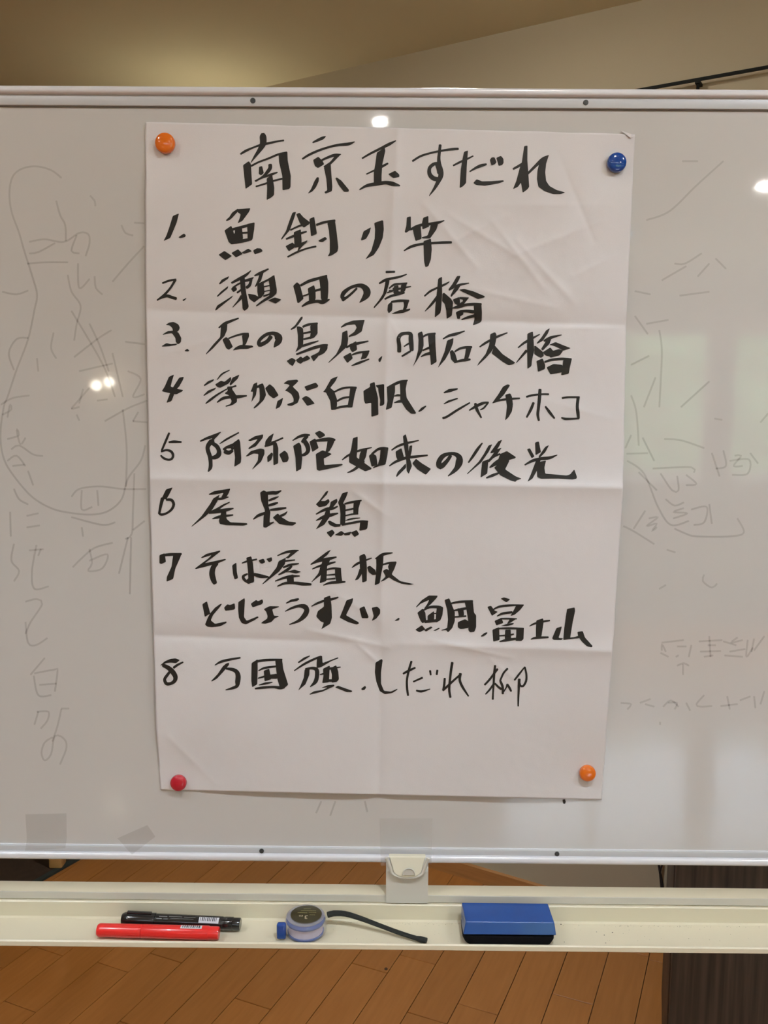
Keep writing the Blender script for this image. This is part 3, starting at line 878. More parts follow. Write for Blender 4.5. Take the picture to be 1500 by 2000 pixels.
# handwriting: one object per character, strokes follow the sheet
STROKES = """T 450 250
C
380,70,50 382,100,78 382,180,75 340,260,50 290,330,30 240,405,8
120,305,22 180,268,30 260,232,22 350,200,26 450,178,28 560,155,22 625,145,22
P 148,435 215,388 240,420 255,660 178,715
245,445,24 330,400,22 450,355,24 560,310,26 660,290,30
P 565,310 668,275 672,380 708,560 705,690 690,715 610,730 608,560 570,400
P 335,455 372,445 392,530 360,555 332,540
465,430,45 465,470,45 430,520,40 380,570,25 295,622,22
290,620,18 380,580,20 480,545,30 550,520,16
300,685,20 400,655,22 500,620,22 605,595,22
P 425,590 490,545 515,700 512,785 480,815 425,845 430,700
C
965,170,18 1030,140,34 1085,115,34 1115,98,10
845,362,22 920,315,28 1030,265,28 1150,225,26 1260,200,30 1380,188,36 1455,162,12
P 968,375 1030,335 1080,385 1100,425 1025,470 990,445
1075,375,25 1140,345,28 1220,318,34 1295,308,10
P 1300,305 1230,320 1170,395 1088,450 1110,470 1175,430 1230,375
P 1095,460 1175,410 1185,560 1195,690 1190,740 1115,770 1100,750 1135,730 1125,600
P 1015,575 1038,580 1035,625 1000,700 960,745 905,770 945,715 985,620
P 1230,590 1245,578 1300,615 1390,725 1385,745 1330,748 1270,670
T 680 250
C
165,355,20 260,300,26 380,240,30 480,190,36 560,148,10
P 335,290 430,225 435,270 400,430 392,560 392,650 300,660 300,520 318,420
215,540,16 300,500,22 400,450,30 465,415,22
135,722,16 220,675,34 330,655,45 440,640,42 520,655,52 605,675,18
P 468,540 550,500 600,545 600,575 530,588 500,565
C
755,388,24 850,330,26 980,290,24 1120,262,26 1230,248,30 1290,245,28
1078,200,34 1070,280,34 1062,360,40 1068,430,50 1085,500,60 1085,560,60 1060,620,50 1010,710,32 950,795,8
1050,410,28 1000,425,40 955,470,42 955,540,50 1000,590,55 1060,600,50
1030,430,24 1050,480,30 1062,530,36
T 880 250
C
P 158,278 205,262 190,450 182,645 145,685 105,705 120,480 140,360
32,440,20 110,400,26 190,365,24 265,328,16
225,510,14 300,465,30 360,440,36 420,425,22
P 265,645 305,600 370,625 480,622 620,612 625,628 560,650 400,678 300,668
P 460,375 480,345 515,342 540,400 520,425 480,440
P 535,350 590,325 620,360 622,410 605,435 565,445
C
P 862,212 902,205 900,380 910,500 922,690 900,720 845,760 825,640 790,690 730,718 770,620 810,470 835,400
735,480,24 790,450,30 850,415,30
905,535,26 990,450,34 1080,365,40 1150,320,8
P 1080,350 1152,318 1120,420 1110,520 1120,620 1160,680 1240,725 1345,755 1290,775 1200,775 1100,740 1030,690 1012,600 1018,500 1040,410
T 300 400
C
P 225,130 298,100 270,210 195,390 115,425 150,360 185,260
P 290,380 355,335 378,355 370,378 310,392
C
P 985,45 1005,60 920,155 890,180 850,192 850,175 885,145 920,90
P 985,50 1135,40 1120,80 1040,190 985,218 1010,150 1020,110 980,85
P 830,300 910,245 930,290 955,400 920,465 880,440
P 915,275 1180,205 1182,240 925,305
P 1095,225 1185,205 1180,280 1160,405 1120,425 1100,420 1100,320
P 890,440 960,395 1050,400 1155,385 1155,415 1040,445 910,465
P 955,280 1035,265 1050,400 945,420
P 920,340 970,330 970,420 920,420
1030,330,24 1110,325,24
P 760,585 830,540 920,600 840,650
P 910,565 990,520 1045,575 965,618
P 1030,560 1110,512 1155,545 1060,575
P 1165,535 1210,508 1260,512 1280,545 1185,582
T 530 400
C
P 248,90 290,82 270,150 245,220 215,300 120,412 115,395 170,310 210,190
P 290,110 330,92 375,145 460,210 430,235 380,270 335,220
225,295,20 330,247,24 430,222,30
175,400,20 250,370,30 340,335,30 412,315,18
P 262,320 345,285 355,420 350,490 270,505 268,420
P 165,485 250,440 290,490 205,545
P 345,445 425,415 415,440 370,480 300,560 320,490
192,610,20 300,555,24 420,510,20 522,488,22
P 445,165 502,140 535,340 465,368
530,235,28 620,205,30 745,185,26
P 655,215 745,178 765,320 785,500 775,550 715,590 660,605 685,560 685,420 675,300
P 550,418 630,375 655,400 600,438 560,432
C
P 1050,405 1080,310 1168,262 1150,330 1110,400 1055,420
P 1205,212 1300,180 1312,190 1318,290 1305,390 1260,500 1200,590 1100,640 1170,540 1210,400 1215,290
T 680 400
C
P 688,145 735,135 735,250 740,290 675,330 662,315 680,250
730,290,26 800,255,34 880,232,34 960,225,36 1050,210,34 1125,185,12
P 755,270 850,240 860,370 860,400 790,425 770,350
P 880,150 940,130 942,240 950,255 870,290 865,210
P 965,240 1055,225 1035,290 960,395 870,395 860,380 930,360 955,290
655,538,14 740,490,32 850,462,30 980,450,30 1120,442,32 1210,440,28
P 882,425 970,395 980,520 970,640 940,720 905,732 890,660 885,520
T 300 500
C
105,318,22 180,290,26 262,275,22
255,280,30 200,370,26 130,450,28 42,518,18
60,505,20 150,468,36 215,485,36 265,500,34
P 335,515 388,488 375,510 350,530
C
P 765,325 800,275 885,235 875,265 775,335
P 740,470 790,415 875,350 870,380 750,480
P 720,635 745,580 935,460 915,490 730,640
915,315,24 1000,270,36 1080,225,34 1140,172,10
P 1010,250 1065,215 1080,400 1115,590 1105,615 1065,645 1042,620 1035,500 1020,400
1070,290,30 1130,275,34 1170,252,12
1145,275,30 1125,340,36 1090,370,36
P 905,385 945,350 975,375 975,400 935,425
930,370,20 1000,325,22 1050,310,22
980,430,22 1040,385,24
P 1025,450 1040,500 925,608 925,595 985,520
P 1105,440 1190,455 1250,490 1180,545 1120,500
1185,230,18 1250,200,34 1345,152,18
P 1245,200 1290,190 1260,290 1200,360 1185,360 1220,280
P 1215,330 1290,290 1300,440 1260,490 1230,500 1215,420
1280,310,24 1350,275,24 1405,240,24
P 1345,270 1415,220 1445,400 1440,440 1385,490 1350,480 1365,400
1290,360,14 1360,345,14
1300,415,14 1370,400,14
1290,470,22 1380,440,20
1205,585,14 1280,530,28 1380,470,34
P 1340,520 1420,485 1500,510 1430,558
T 540 510
C
P 195,290 240,245 275,275 318,440 265,490 245,490 225,400
285,285,28 380,235,36 480,205,34 590,172,24
P 500,205 590,160 608,250 608,360 600,450 540,470 520,440 515,320
P 365,320 440,280 458,340 460,440 430,490 380,480 378,400
310,410,18 380,385,22 450,350,26 520,330,30
300,530,18 380,485,40 480,470,36 540,480,50 620,450,16
C
940,320,26 890,370,28 830,420,30 775,455,40
790,440,50 770,420,45 790,370,50 860,315,38 930,290,40 1000,290,55 1050,330,80 1060,380,85 1030,430,60 975,485,10
T 730 510
C
145,128,28 245,125,24
65,262,20 130,225,34 200,205,30 300,185,26 385,155,14
P 140,215 185,210 180,260 150,370 110,440 55,500 0,558 0,535 60,460 110,380 130,280
180,320,16 240,275,26 320,265,22 390,258,18
160,370,18 250,340,20 370,310,22 435,298,14
P 235,290 290,280 290,395 240,400
P 320,275 390,255 370,345 330,390 310,390
180,345,14 230,345,20
130,445,20 200,410,28 300,385,28 360,370,18
230,330,40 360,315,14
240,365,40 350,370,14
P 165,510 205,475 220,500 215,580 175,612 160,580
210,478,26 300,465,32 410,465,26
P 345,470 418,455 385,560 340,575 355,520
P 205,615 300,575 430,555 425,575 350,605 250,618
C
595,410,18 660,355,26 740,315,24 830,275,26 885,242,10
P 755,205 800,182 802,380 790,560 780,610 715,662 720,540 735,400
600,588,8 660,525,26 730,440,34 770,380,30
P 805,380 825,370 905,440 930,480 920,600 915,640 855,678 850,580 830,500 800,470
P 975,175 1018,172 1000,220 940,320 880,350 875,330 920,270
945,300,26 1020,275,28 1115,258,12
P 960,290 1025,275 985,340 905,425 900,400 935,330
P 1000,335 1060,325 1170,355 1300,410 1300,425 1220,445 1130,400 1040,360
P 925,450 1000,420 1010,450 1010,490 1010,530 950,500
P 1000,420 1120,425 1060,500 1010,530 1010,490 1045,470 1040,450 1010,448
925,550,14 990,535,40 1080,512,34 1180,505,34 1260,505,26
P 1170,520 1262,498 1268,600 1265,700 1240,725 1160,755 1180,680
P 960,600 1005,575 1050,600 1050,625 1010,650 1015,672 980,680
1010,590,30 1090,585,34 1170,595,40
1030,685,14 1100,660,30 1180,640,36
T 300 600
C
P 140,208 180,180 235,172 290,200 308,240 295,275 260,300 225,285 222,250 190,215
P 105,318 165,280 235,275 290,295 325,360 320,410 290,435 260,410 255,360 215,305 160,312 110,325
P 95,455 150,420 200,432 290,425 260,445 180,458 100,462
P 358,512 395,485 422,512 395,520
C
765,240,16 830,195,36 900,165,32 995,130,18
P 790,215 865,195 860,270 830,340 800,370 700,480 615,555 612,545 700,435 780,350 785,270
P 805,380 850,348 885,375 930,465 880,500 850,480
880,365,18 960,335,22 1040,315,26 1110,315,30
P 1035,330 1115,305 1120,340 1080,440 1040,450 1045,420
P 925,508 960,470 1020,440 1160,450 1170,468 1100,488 1010,490
C
1375,345,50 1330,400,45 1255,440,50 1235,430,50 1240,390,40 1290,340,40 1350,310,40 1420,310,50 1460,350,90 1465,390,80 1440,430,60 1410,470,10
T 540 600
C
P 285,115 305,108 308,130 260,200 215,250 170,268 165,255 215,215
P 235,225 270,225 310,245 318,320 312,450 290,480 220,528 250,460 250,330
310,230,26 370,205,30 480,190,24
P 395,215 482,180 482,310 440,360 390,375 400,300
320,305,22 400,290,26
320,375,22 400,355,26
300,455,26 380,430,30 490,395,12
235,552,22 330,515,30 440,475,36 540,450,34 600,442,18
P 520,450 600,435 598,490 560,540 500,570 440,560 500,520
P 118,630 180,592 230,620 190,692 150,665
P 225,620 285,575 335,620 285,665 250,650
P 300,600 360,562 400,600 350,630 315,640
P 400,575 470,540 495,570 435,640
C
P 752,232 800,190 900,155 1035,148 1020,200 1000,285 930,330 845,352 845,335 910,290 940,240 920,200 830,210 760,242
P 770,295 830,270 840,380 830,460 780,505 700,580 610,655 608,645 700,550 755,440 765,370
820,475,18 870,445,30 950,425,34 1075,398,16
P 860,440 935,395 945,500 890,530 860,490
P 780,580 870,530 895,600 830,655
885,560,16 950,535,26 1085,515,20
P 1010,520 1090,508 1080,550 1050,600 985,615 1000,570
880,685,10 960,655,30 1085,608,14
P 1240,568 1235,600 1215,645 1195,635 1195,605
T 760 620
C
118,400,48 118,330,48 110,250,46 140,200,44 200,185,38 250,195,48 255,250,55 260,320,55 265,385,46
175,340,16 230,305,22
150,455,20 200,425,26 250,395,24
P 335,185 385,160 402,220 405,330 385,400 330,500 275,580 310,500 340,380 345,260
400,225,22 450,200,26 540,190,26
P 455,210 540,180 545,340 558,520 490,562 480,440 465,330
395,385,18 470,355,30
375,460,14 420,435,26 480,420,40
C
632,252,14 700,215,30 780,195,36 885,160,12
P 680,270 755,240 750,300 720,380 660,490 570,592 600,520 650,400
P 710,400 740,378 775,420 800,510 755,525 725,490
770,400,20 830,365,28 900,350,30 968,348,26
P 900,355 972,338 950,420 925,490 875,500 890,430
765,528,20 830,508,30 900,498,34 950,492,22
C
1062,345,16 1120,305,28 1190,265,28 1270,225,30 1385,180,14
P 1185,195 1240,172 1258,195 1255,260 1240,330 1200,400 1130,480 1030,572 1050,530 1130,430 1170,330 1180,260
P 1200,420 1235,325 1330,430 1480,530 1450,550 1400,560 1330,520
T 900 630
C
672,295,14 740,240,28 820,195,30 925,138,12
P 780,130 845,102 855,230 860,330 835,440 828,510 780,545 778,430 775,280
650,470,8 710,400,24 770,330,34
P 860,270 880,275 960,340 975,390 940,415 900,395 860,370
P 1000,90 1045,65 1020,130 960,215 895,250 890,238 940,180
975,215,24 1060,175,34 1180,145,10
P 1000,180 1070,165 1040,250 960,330 940,310 990,230
P 1035,260 1110,228 1200,265 1290,300 1200,330 1130,290 1080,270
P 955,350 1050,290 1080,330 1150,310 1200,330 1160,385 1050,412 1040,395 1000,390
P 885,450 960,420 990,500 985,545 905,578
985,462,24 1060,438,30 1180,425,30 1295,430,24
P 1200,440 1302,425 1280,520 1265,600 1175,618 1190,520
P 1005,525 1085,485 1190,495 1200,580 1050,608
T 300 710
C
P 180,155 240,128 220,190 200,270 230,280 290,300 345,310 340,325 265,362 200,350 95,325 130,270
P 355,155 300,165 265,220 230,275 215,300 250,320 300,270 345,190
P 195,340 250,340 210,440 150,462 165,420
C
P 585,255 640,205 710,182 700,205 595,265
P 582,372 640,315 735,280 720,305 590,380
612,468,12 660,430,28 740,370,24 830,315,16 880,290,14 965,262,22
745,190,8 800,125,20 890,78,10
P 720,245 790,200 830,215 905,155 912,190 880,235 780,285 745,275
P 925,165 1008,128 985,180 900,260 890,240
P 860,270 930,265 920,300 975,380 978,450 930,485 845,508 843,495 900,475 915,440 880,370 830,350 870,320
745,455,14 810,410,34 880,395,34 980,390,40 1090,378,18
C
P 1170,240 1215,218 1212,290 1200,370 1145,455 1160,380 1165,330 1135,330 1150,300
P 1225,250 1280,230 1300,280 1318,370 1290,430 1220,500 1175,530 1172,515 1240,440 1245,380 1240,300
1200,275,30 1250,265,30
P 1305,290 1360,240 1410,280 1465,370 1450,385 1405,410 1350,370
T 490 710
C
P 378,400 345,420 310,440 290,535 340,510 365,460
P 380,235 430,198 540,188 558,205 520,245 490,270 560,340 572,400 550,460 480,497 430,492 425,475 500,450 500,410 475,360 430,328 398,320 430,285 455,255 430,242
P 625,270 760,222 792,260 780,280 655,322
P 595,408 645,378 690,400 750,470 660,497
C
P 940,180 1020,148 990,210 930,285 975,320 1010,420 1010,490 1000,540 940,545 930,440 880,340 845,332 870,305
975,335,20 1060,295,26 1150,280,24 1235,285,28
P 1165,275 1240,280 1215,380 1190,515 1130,515 1150,400
1010,440,24 1080,405,26 1160,392,22
980,528,24 1060,508,28 1160,495,30
T 630 710
C
P 478,320 555,275 555,235 610,215 625,300 650,400 655,600 572,625 570,460 500,472 485,430
P 620,255 720,240 722,280 640,285
P 650,270 722,240 725,475 705,492 670,500 675,430 655,330
P 752,285 850,250 850,330 810,520 740,545 760,440
760,285,26 850,240,34 920,212,32 995,198,18
P 905,215 995,190 975,300 985,400 1095,575 1090,590 1040,590 980,540 910,430 910,320
840,382,12 880,372,28 920,375,20
840,460,10 890,445,30 930,440,36
P 1120,560 1160,515 1215,490 1215,505 1170,550 1130,570
T 800 720
C
P 395,278 460,238 565,228 565,245 480,275 405,290
P 395,412 450,372 560,342 570,355 490,385 405,418
390,580,28 440,562,28 560,485,28 705,400,18
C
700,488,16 780,440,34 860,405,32 925,395,18
920,400,20 870,460,22 830,482,14
770,410,32 790,480,36 840,575,20
C
P 1095,210 1150,182 1178,195 1110,300 1040,375 965,408 990,370 1040,300
975,400,14 1060,370,24 1180,355,28 1290,348,20
P 1120,305 1180,288 1200,330 1212,420 1200,500 1160,570 1118,608 1130,540 1140,440
T 930 730
C
590,270,24 660,252,26 760,240,22 850,240,22
748,185,36 742,280,40 730,400,36 722,480,34 735,548,26
672,340,30 640,420,34 592,510,22
812,385,22 860,450,34 918,522,20
C
1008,285,24 1080,275,24 1210,275,22
1195,278,38 1185,380,36 1192,450,40 1200,520,30
1000,515,16 1040,528,30 1120,528,24 1205,524,22
T 300 820
C
182,155,24 150,230,28 95,360,24
90,372,22 150,355,26 205,370,30 228,410,30 218,450,28 180,468,26 120,450,28 85,418,20
180,262,22 240,256,32 325,260,20
C
548,250,18 620,218,30 700,190,36 785,145,12
P 785,140 760,180 710,230 715,270 665,265 660,250 690,210
680,250,60 650,285,55 633,325,50 640,370,50 660,430,50 668,500,46 665,560,44 640,605,16
690,275,45 740,310,50 765,360,50 760,410,60 715,440,50 660,440,30
775,280,10 860,225,24 998,150,16
830,350,45 850,325,30 900,310,45 940,290,34
835,370,50 880,385,50 925,360,34
905,320,20 930,340,40
P 925,275 1000,222 1015,260 1028,450 1022,505 945,552 955,440 940,340
C
P 1105,240 1190,190 1285,170 1280,210 1200,310 1115,345 1110,330 1190,265 1220,225 1130,250
P 1075,430 1140,365 1250,335 1298,345 1300,400 1260,490 1155,585 1160,570 1220,480 1228,400 1170,395 1110,425
P 1350,195 1410,155 1380,255 1345,310 1305,315 1310,250
1305,310,20 1360,290,34 1430,265,24
T 500 820
180,265,20 240,245,20 315,212,20
P 200,270 240,262 262,330 260,510 205,535 200,400
P 130,430 185,380 200,400 180,470 135,500
P 270,405 335,358 370,390 385,450 370,490 315,500
C
430,242,12 500,200,30 570,180,36 630,178,18
600,190,40 560,235,40 540,260,30
P 435,305 505,262 530,300 542,450 530,575 470,608 462,440
560,235,50 600,300,56 610,360,50 580,400,40 540,415,30
P 688,155 745,125 800,160 812,185 745,222
P 625,255 695,215 735,330 660,378
700,245,26 780,235,40 860,228,46 925,235,26
P 840,235 930,225 900,300 860,370 810,390 825,330
P 700,400 780,355 880,395 885,405 815,445 795,450 800,530 1010,515 1018,530 960,550 740,598 712,585
C
P 1135,215 1192,195 1190,330 1180,440 1355,565 1350,580 1280,605 1190,555 1090,500 1090,420 1115,340
1010,470,12 1060,430,24 1120,395,26
1180,370,24 1250,350,28 1355,325,12
P 1235,360 1305,340 1290,430 1255,500 1205,480 1215,400
1250,480,60 1180,560,34 1120,600,26 1072,618,10
T 660 820
P 362,420 400,390 450,420 465,530 395,550
400,400,26 470,345,30 530,335,36 585,335,24
P 500,345 592,325 580,420 558,525 460,545 490,450
415,560,12 480,530,26
C
630,355,16 700,310,26 800,275,30 945,242,14
P 762,190 795,168 825,280 830,400 868,540 830,635 805,600 800,480 785,380 770,280
P 675,370 745,330 775,440 700,475 680,430
P 838,305 872,298 865,370 850,430 820,420
603,540,14 680,490,30 800,445,34 920,430,30 1050,415,18
P 795,510 800,560 690,670 680,660 700,610
P 870,510 915,455 985,510 1092,575 1030,645 930,580
C
1320,420,40 1280,480,45 1220,540,60 1190,540,70 1185,490,60 1225,430,55 1290,400,40 1370,400,44 1420,440,70 1420,500,85 1395,560,60 1350,610,40 1290,660,10
T 890 830
C
150,440,18 200,370,32 260,280,34 312,212,16
P 385,240 430,225 390,310 300,440 135,580 132,570 270,430 330,340
P 310,430 385,400 370,570 290,618
P 500,190 545,172 510,250 460,320 405,335 410,315 450,260
P 480,285 540,265 490,340 390,440 370,430 430,350
380,420,20 450,370,26 520,340,20
P 520,340 600,305 705,375 700,390 630,410 570,390 500,400
400,498,18 470,450,50 560,400,60 620,400,50
P 450,500 560,400 630,420 580,520 700,600 775,630 715,650 700,668 640,650 520,590
360,620,18 430,592,34 500,565,24
C
P 835,285 870,272 925,370 890,390
P 930,205 975,192 1000,320 935,355
P 1050,255 1095,235 1050,320 980,390 970,370
810,468,16 900,420,34 1000,395,36 1100,385,36 1190,352,10
P 940,420 1000,400 950,540 900,630 840,668 880,580
P 945,440 1060,415 1040,500 1050,570 1300,592 1340,580 1390,520 1422,610 1415,630 1370,640 1200,628 1000,630 955,610
T 300 930
C
P 145,155 225,130 180,220 150,270 90,270
105,260,44 85,340,36 65,440,28
150,275,26 210,280,34 235,330,34 210,390,30 150,435,26 90,450,30 60,430,24
C
P 645,210 710,175 900,145 880,200 850,250 790,250 820,195 720,215 650,220
740,270,26 800,262,30 875,245,14
P 700,260 775,215 750,290 690,390 610,470 445,595 445,585 560,470 660,330
640,430,18 740,390,30 820,340,22 890,305,10
650,435,14 750,415,40 850,395,40 935,378,14
690,500,12 780,475,36 930,455,18
P 800,400 850,380 855,500 900,540 1095,550 1100,568 1050,580 850,575 775,560 765,520
T 490 930
C
P 108,190 150,165 200,190 205,350 230,420 222,500 220,545 270,530 270,545 180,605 145,600 148,480 165,400 120,290
190,200,40 260,195,42 300,195,40 355,170,14
210,285,22 270,262,30 325,240,10
205,345,24 260,328,34 315,312,18
230,395,24 320,385,34 412,372,20
30,505,14 90,460,34 180,430,34
P 255,485 315,435 360,480 440,530 525,540 530,555 490,580 410,575 330,560
425,415,10 395,445,28 350,465,30
C
P 880,180 908,170 895,210 820,290 870,290 910,265 925,300 880,350 800,365 760,330 800,290
P 935,300 1010,262 1015,300 960,370 920,390 900,380 925,350
765,445,14 840,405,30 900,385,40 960,380,30 1015,355,18
765,520,12 850,480,40 940,455,40 1020,435,16
P 880,400 925,395 930,470 860,570 760,625 800,560 850,480
P 900,530 925,520 1000,560 1050,560 1050,590 980,598 920,570
P 1070,200 1140,180 1120,240 1080,320 1110,340 1110,480 1105,570 1045,570 1050,440 1040,360 1020,310
1100,325,20 1180,305,28 1295,285,18
P 1205,300 1290,280 1262,380 1258,445 1200,455 1200,370
1110,400,20 1200,382,22
1110,462,16 1190,445,20 1255,440,18
1110,520,8 1180,500,20 1280,490,8
1070,570,24 1180,548,26 1290,530,26 1370,532,22
P 1280,540 1375,522 1365,610 1350,625 1270,640
P 885,660 955,625 985,665 935,720
P 980,690 1060,640 1100,670 1060,700
P 1080,670 1180,650 1160,690 1100,695
P 1170,660 1240,630 1270,680 1215,715
T 300 1050
C
P 68,205 130,182 145,285 90,310 68,300
120,205,30 200,198,36 325,192,24
P 230,200 330,180 310,240 255,360 230,485 150,518 155,460 210,340
C
P 555,232 620,190 780,150 780,165 710,220 600,300 840,248 850,260 745,305 490,370 488,358 640,245 680,205 565,240
738,300,50 700,350,60 685,420,68 700,490,65 720,535,50
C
P 920,325 970,292 975,400 990,475 950,492 930,430
1035,300,12 1090,280,24 1208,255,20
P 1085,235 1145,218 1165,300 1178,450 1178,520 1110,545 1060,510 1110,480 1105,380 1095,290
1100,425,20 1050,455,34 1070,500,34 1110,520,30
1180,430,36 1250,450,46 1345,462,20
P 1230,265 1290,245 1310,290 1270,308 1245,295
P 1318,250 1385,228 1390,270 1355,292
T 490 1050
C
312,212,12 400,175,26 480,160,34 558,150,14
P 470,170 555,150 510,190 440,245 400,240 440,210
P 325,275 410,235 400,310 330,400 240,470 140,548 135,540 230,440 300,350
400,275,22 515,262,16
380,350,20 460,320,30 560,305,16
325,435,14 390,400,30 450,360,34 480,335,20
P 380,410 510,375 590,400 530,422 450,405
285,510,12 380,475,28 470,455,34 570,450,16
P 415,450 500,430 505,520 425,520
310,570,12 400,535,30 500,530,32 600,542,40 705,548,24
C
P 890,165 940,140 900,200 790,290 700,322 698,308 790,240
780,280,30 850,260,36 930,245,34 1002,228,16
720,368,12 800,335,26 900,310,32 990,285,16
P 840,270 940,235 900,330 820,440 710,525 710,518 790,420
P 805,350 895,320 885,510 805,535 820,440
890,375,22 970,360,26 1050,368,26
P 985,360 1055,355 1062,450 1072,520 1000,520 985,440
885,440,14 985,432,22
885,488,16 985,480,22
850,558,12 930,530,30 1040,522,30 1105,518,18
T 600 1050
C
525,352,10 580,310,28 660,275,26 755,240,12
P 610,215 670,188 690,220 700,350 698,510 645,528 640,420 620,400
P 615,360 650,380 640,430 600,490 558,502 590,440
P 700,345 735,328 800,380 810,435 765,440 720,405
800,248,14 870,205,34 920,190,32 1000,178,12
P 808,240 895,205 890,320 865,440 850,535 790,560 805,430 810,320
890,315,20 960,298,26 1040,292,26
P 965,300 1050,285 1025,360 990,430 1090,510 1255,545 1200,555 1100,540 1010,500 960,465 900,505 860,518 865,508 920,455 885,390 930,365 960,385 945,340
T 380 1140
C
P 90,240 145,205 185,350 120,390
P 300,238 322,235 300,270 215,370 190,430 240,470 375,442 375,460 300,500 200,510 150,505 122,480 150,410 180,350 240,280
P 345,280 385,240 415,250 470,228 475,290 460,305 360,318
C
P 512,215 585,168 590,190 580,390 610,435 740,382 752,395 700,430 600,478 550,460 520,400 510,300
P 658,235 720,190 745,205 795,182 805,215 790,240 680,278
C
P 810,298 880,262 990,265 990,275 910,300 930,375 985,378 985,388 940,405 900,450 830,470 780,465 790,450 850,410 855,380 840,330
C
P 1068,225 1130,185 1215,168 1230,182 1200,205 1130,215 1075,235
1062,325,10 1130,290,26 1220,262,36 1290,270,60 1315,310,60 1290,370,60 1220,435,36 1112,478,12
T 600 1140
C
50,265,10 120,230,26 200,200,28 290,182,30 362,160,18
P 195,165 270,138 285,250 290,400 270,470 165,535 195,455 160,445 105,385 125,320 195,270
C
P 460,195 540,168 530,220 455,370 600,450 608,465 580,480 480,450 380,398 420,300
C
P 610,290 670,262 720,390 710,405 640,405
P 755,282 820,268 855,300 855,350 810,410 755,438 780,380
P 1025,432 1072,398 1085,412 1070,430 1035,436
T 790 1140
C
P 285,138 390,140 380,165 310,240 240,300 230,290 265,240 290,190 190,235 140,280 135,270 200,195
P 150,340 215,290 245,340 255,440 210,465 185,430
225,310,20 300,275,30 400,275,36 440,290,36
P 380,270 455,275 445,370 420,430 365,458 370,350
P 270,375 345,320 350,380 345,450 270,445
240,445,34 390,430,34
340,350,14 400,350,14
P 125,540 205,485 245,535 175,570
P 230,540 310,500 332,515 250,562
P 335,550 405,515 415,525 370,552
P 470,190 525,170 560,260 590,330 590,440 560,520 510,572 490,545 430,550 440,540 500,520 510,420 500,310
550,230,20 650,212,28 798,205,24
P 705,210 800,192 815,340 840,370 840,510 820,565 770,570 750,550 745,420 725,300
580,315,18 660,300,30 720,290,30
P 615,290 690,285 700,370 640,390 630,340
590,390,20 720,380,20
P 625,450 710,415 750,440 750,520 680,530 650,530 625,510
P 895,610 940,575 970,568 970,585 930,615 900,622
T 930 1150
C
P 285,115 325,100 400,122 355,160
P 130,210 175,198 215,255 255,270 185,318
205,240,18 270,210,26 380,195,26 555,190,14
P 470,190 565,185 515,250 450,305 400,320 430,270
245,320,12 310,290,28 420,275,26
P 215,375 295,340 320,400 235,430
290,350,20 380,350,22 475,352,14
P 400,345 475,350 400,400 360,410
P 285,435 380,405 445,400 430,420 360,438
P 190,480 270,448 275,600 200,620
270,465,18 380,462,26 555,468,22
P 470,470 560,462 555,590 530,612 460,610 470,540
P 340,480 405,478 410,590 335,590
275,550,16 400,540,22 440,530,16
275,618,12 360,600,34 460,585,26
C
625,438,10 680,410,24 780,385,26 862,372,18
P 705,370 785,345 790,400 765,560 700,565 700,470
640,592,10 700,575,30 845,568,22
C
P 940,460 1005,440 985,520 965,575 1020,580 1000,600 905,598 890,580
P 1065,235 1155,218 1160,260 1130,400 1100,590 1020,600 1030,480 1050,330
1090,582,20 1150,575,20 1200,565,30
P 1185,505 1250,495 1275,570 1365,670 1355,688 1300,675 1240,620 1195,560
T 300 1260
C
P 72,242 130,190 200,160 260,155 308,175 265,212 200,205 150,210
110,235,40 170,265,50 220,310,60 255,370,55 245,420,45 200,450,36 150,450,40 130,400,36 165,345,34 200,300,30
235,265,28 280,232,28 345,200,18
C
718,235,10 790,195,30 900,168,28 1015,148,20
P 850,215 885,205 885,230 820,310 740,395 680,428 675,418 750,340 810,250
850,275,24 920,285,40 970,310,50 990,360,60 985,430,60 975,480,40 920,505,30 845,525,12
T 480 1260
C
P 68,210 140,165 140,300 135,460 75,495 65,420
135,190,30 240,175,30 425,170,22
P 345,180 425,158 440,280 498,465 440,515 400,500 370,400 355,280
150,300,12 220,268,26 350,250,24
P 210,300 275,275 300,400 220,425
145,388,14 230,365,26 290,360,26
290,370,50 360,365,60
155,468,10 230,450,26 312,435,12
110,510,20 200,498,30 320,490,28 400,500,40 450,490,36
C
P 608,200 680,145 750,120 755,130 700,165 620,212
568,300,12 680,225,26 800,165,26 880,135,26
P 835,145 895,122 900,210 1080,142 1088,155 1000,190 880,260 830,270 830,210
P 690,285 750,260 745,350 700,460 612,535 640,480 680,380
700,280,22 780,270,34 830,290,50 835,360,50 815,430,46 755,488,10
P 905,275 985,238 980,340 975,435 895,445 910,360
P 990,270 1060,235 1085,310 1092,400 1070,430 1005,440 1010,350
870,345,12 930,330,24
980,275,30 1110,258,14
960,415,30 1010,415,30
P 885,500 960,468 1035,462 1040,480 985,505 900,545 750,582 748,572 800,540 900,525 960,495
P 1045,495 1080,475 1250,535 1240,552 1180,550
P 1352,510 1400,475 1412,500 1390,525 1360,528
T 680 1260
C
P 320,205 390,162 405,175 385,320 385,450 420,535 500,545 578,510 575,525 520,560 430,575 370,540 330,430 312,320
C
742,190,26 715,280,28 690,400,26 690,500,28 702,590,24
645,335,22 700,305,30 785,265,22
765,428,20 870,382,24
800,532,22 860,542,28 960,515,10
960,300,26 968,350,20
1045,295,26 1038,345,24
C
1220,205,32 1205,300,30 1190,430,28 1185,530,28 1198,612,26
1132,390,26 1125,470,28 1112,530,24
1112,530,26 1160,485,28 1230,420,26 1325,335,22
1315,335,36 1308,410,30 1340,490,30 1410,598,18
T 840 1260
C
762,240,26 752,330,28 745,450,26 738,560,22 735,635,24
640,465,24 700,400,26 790,280,26
650,575,16 700,520,24 740,460,20
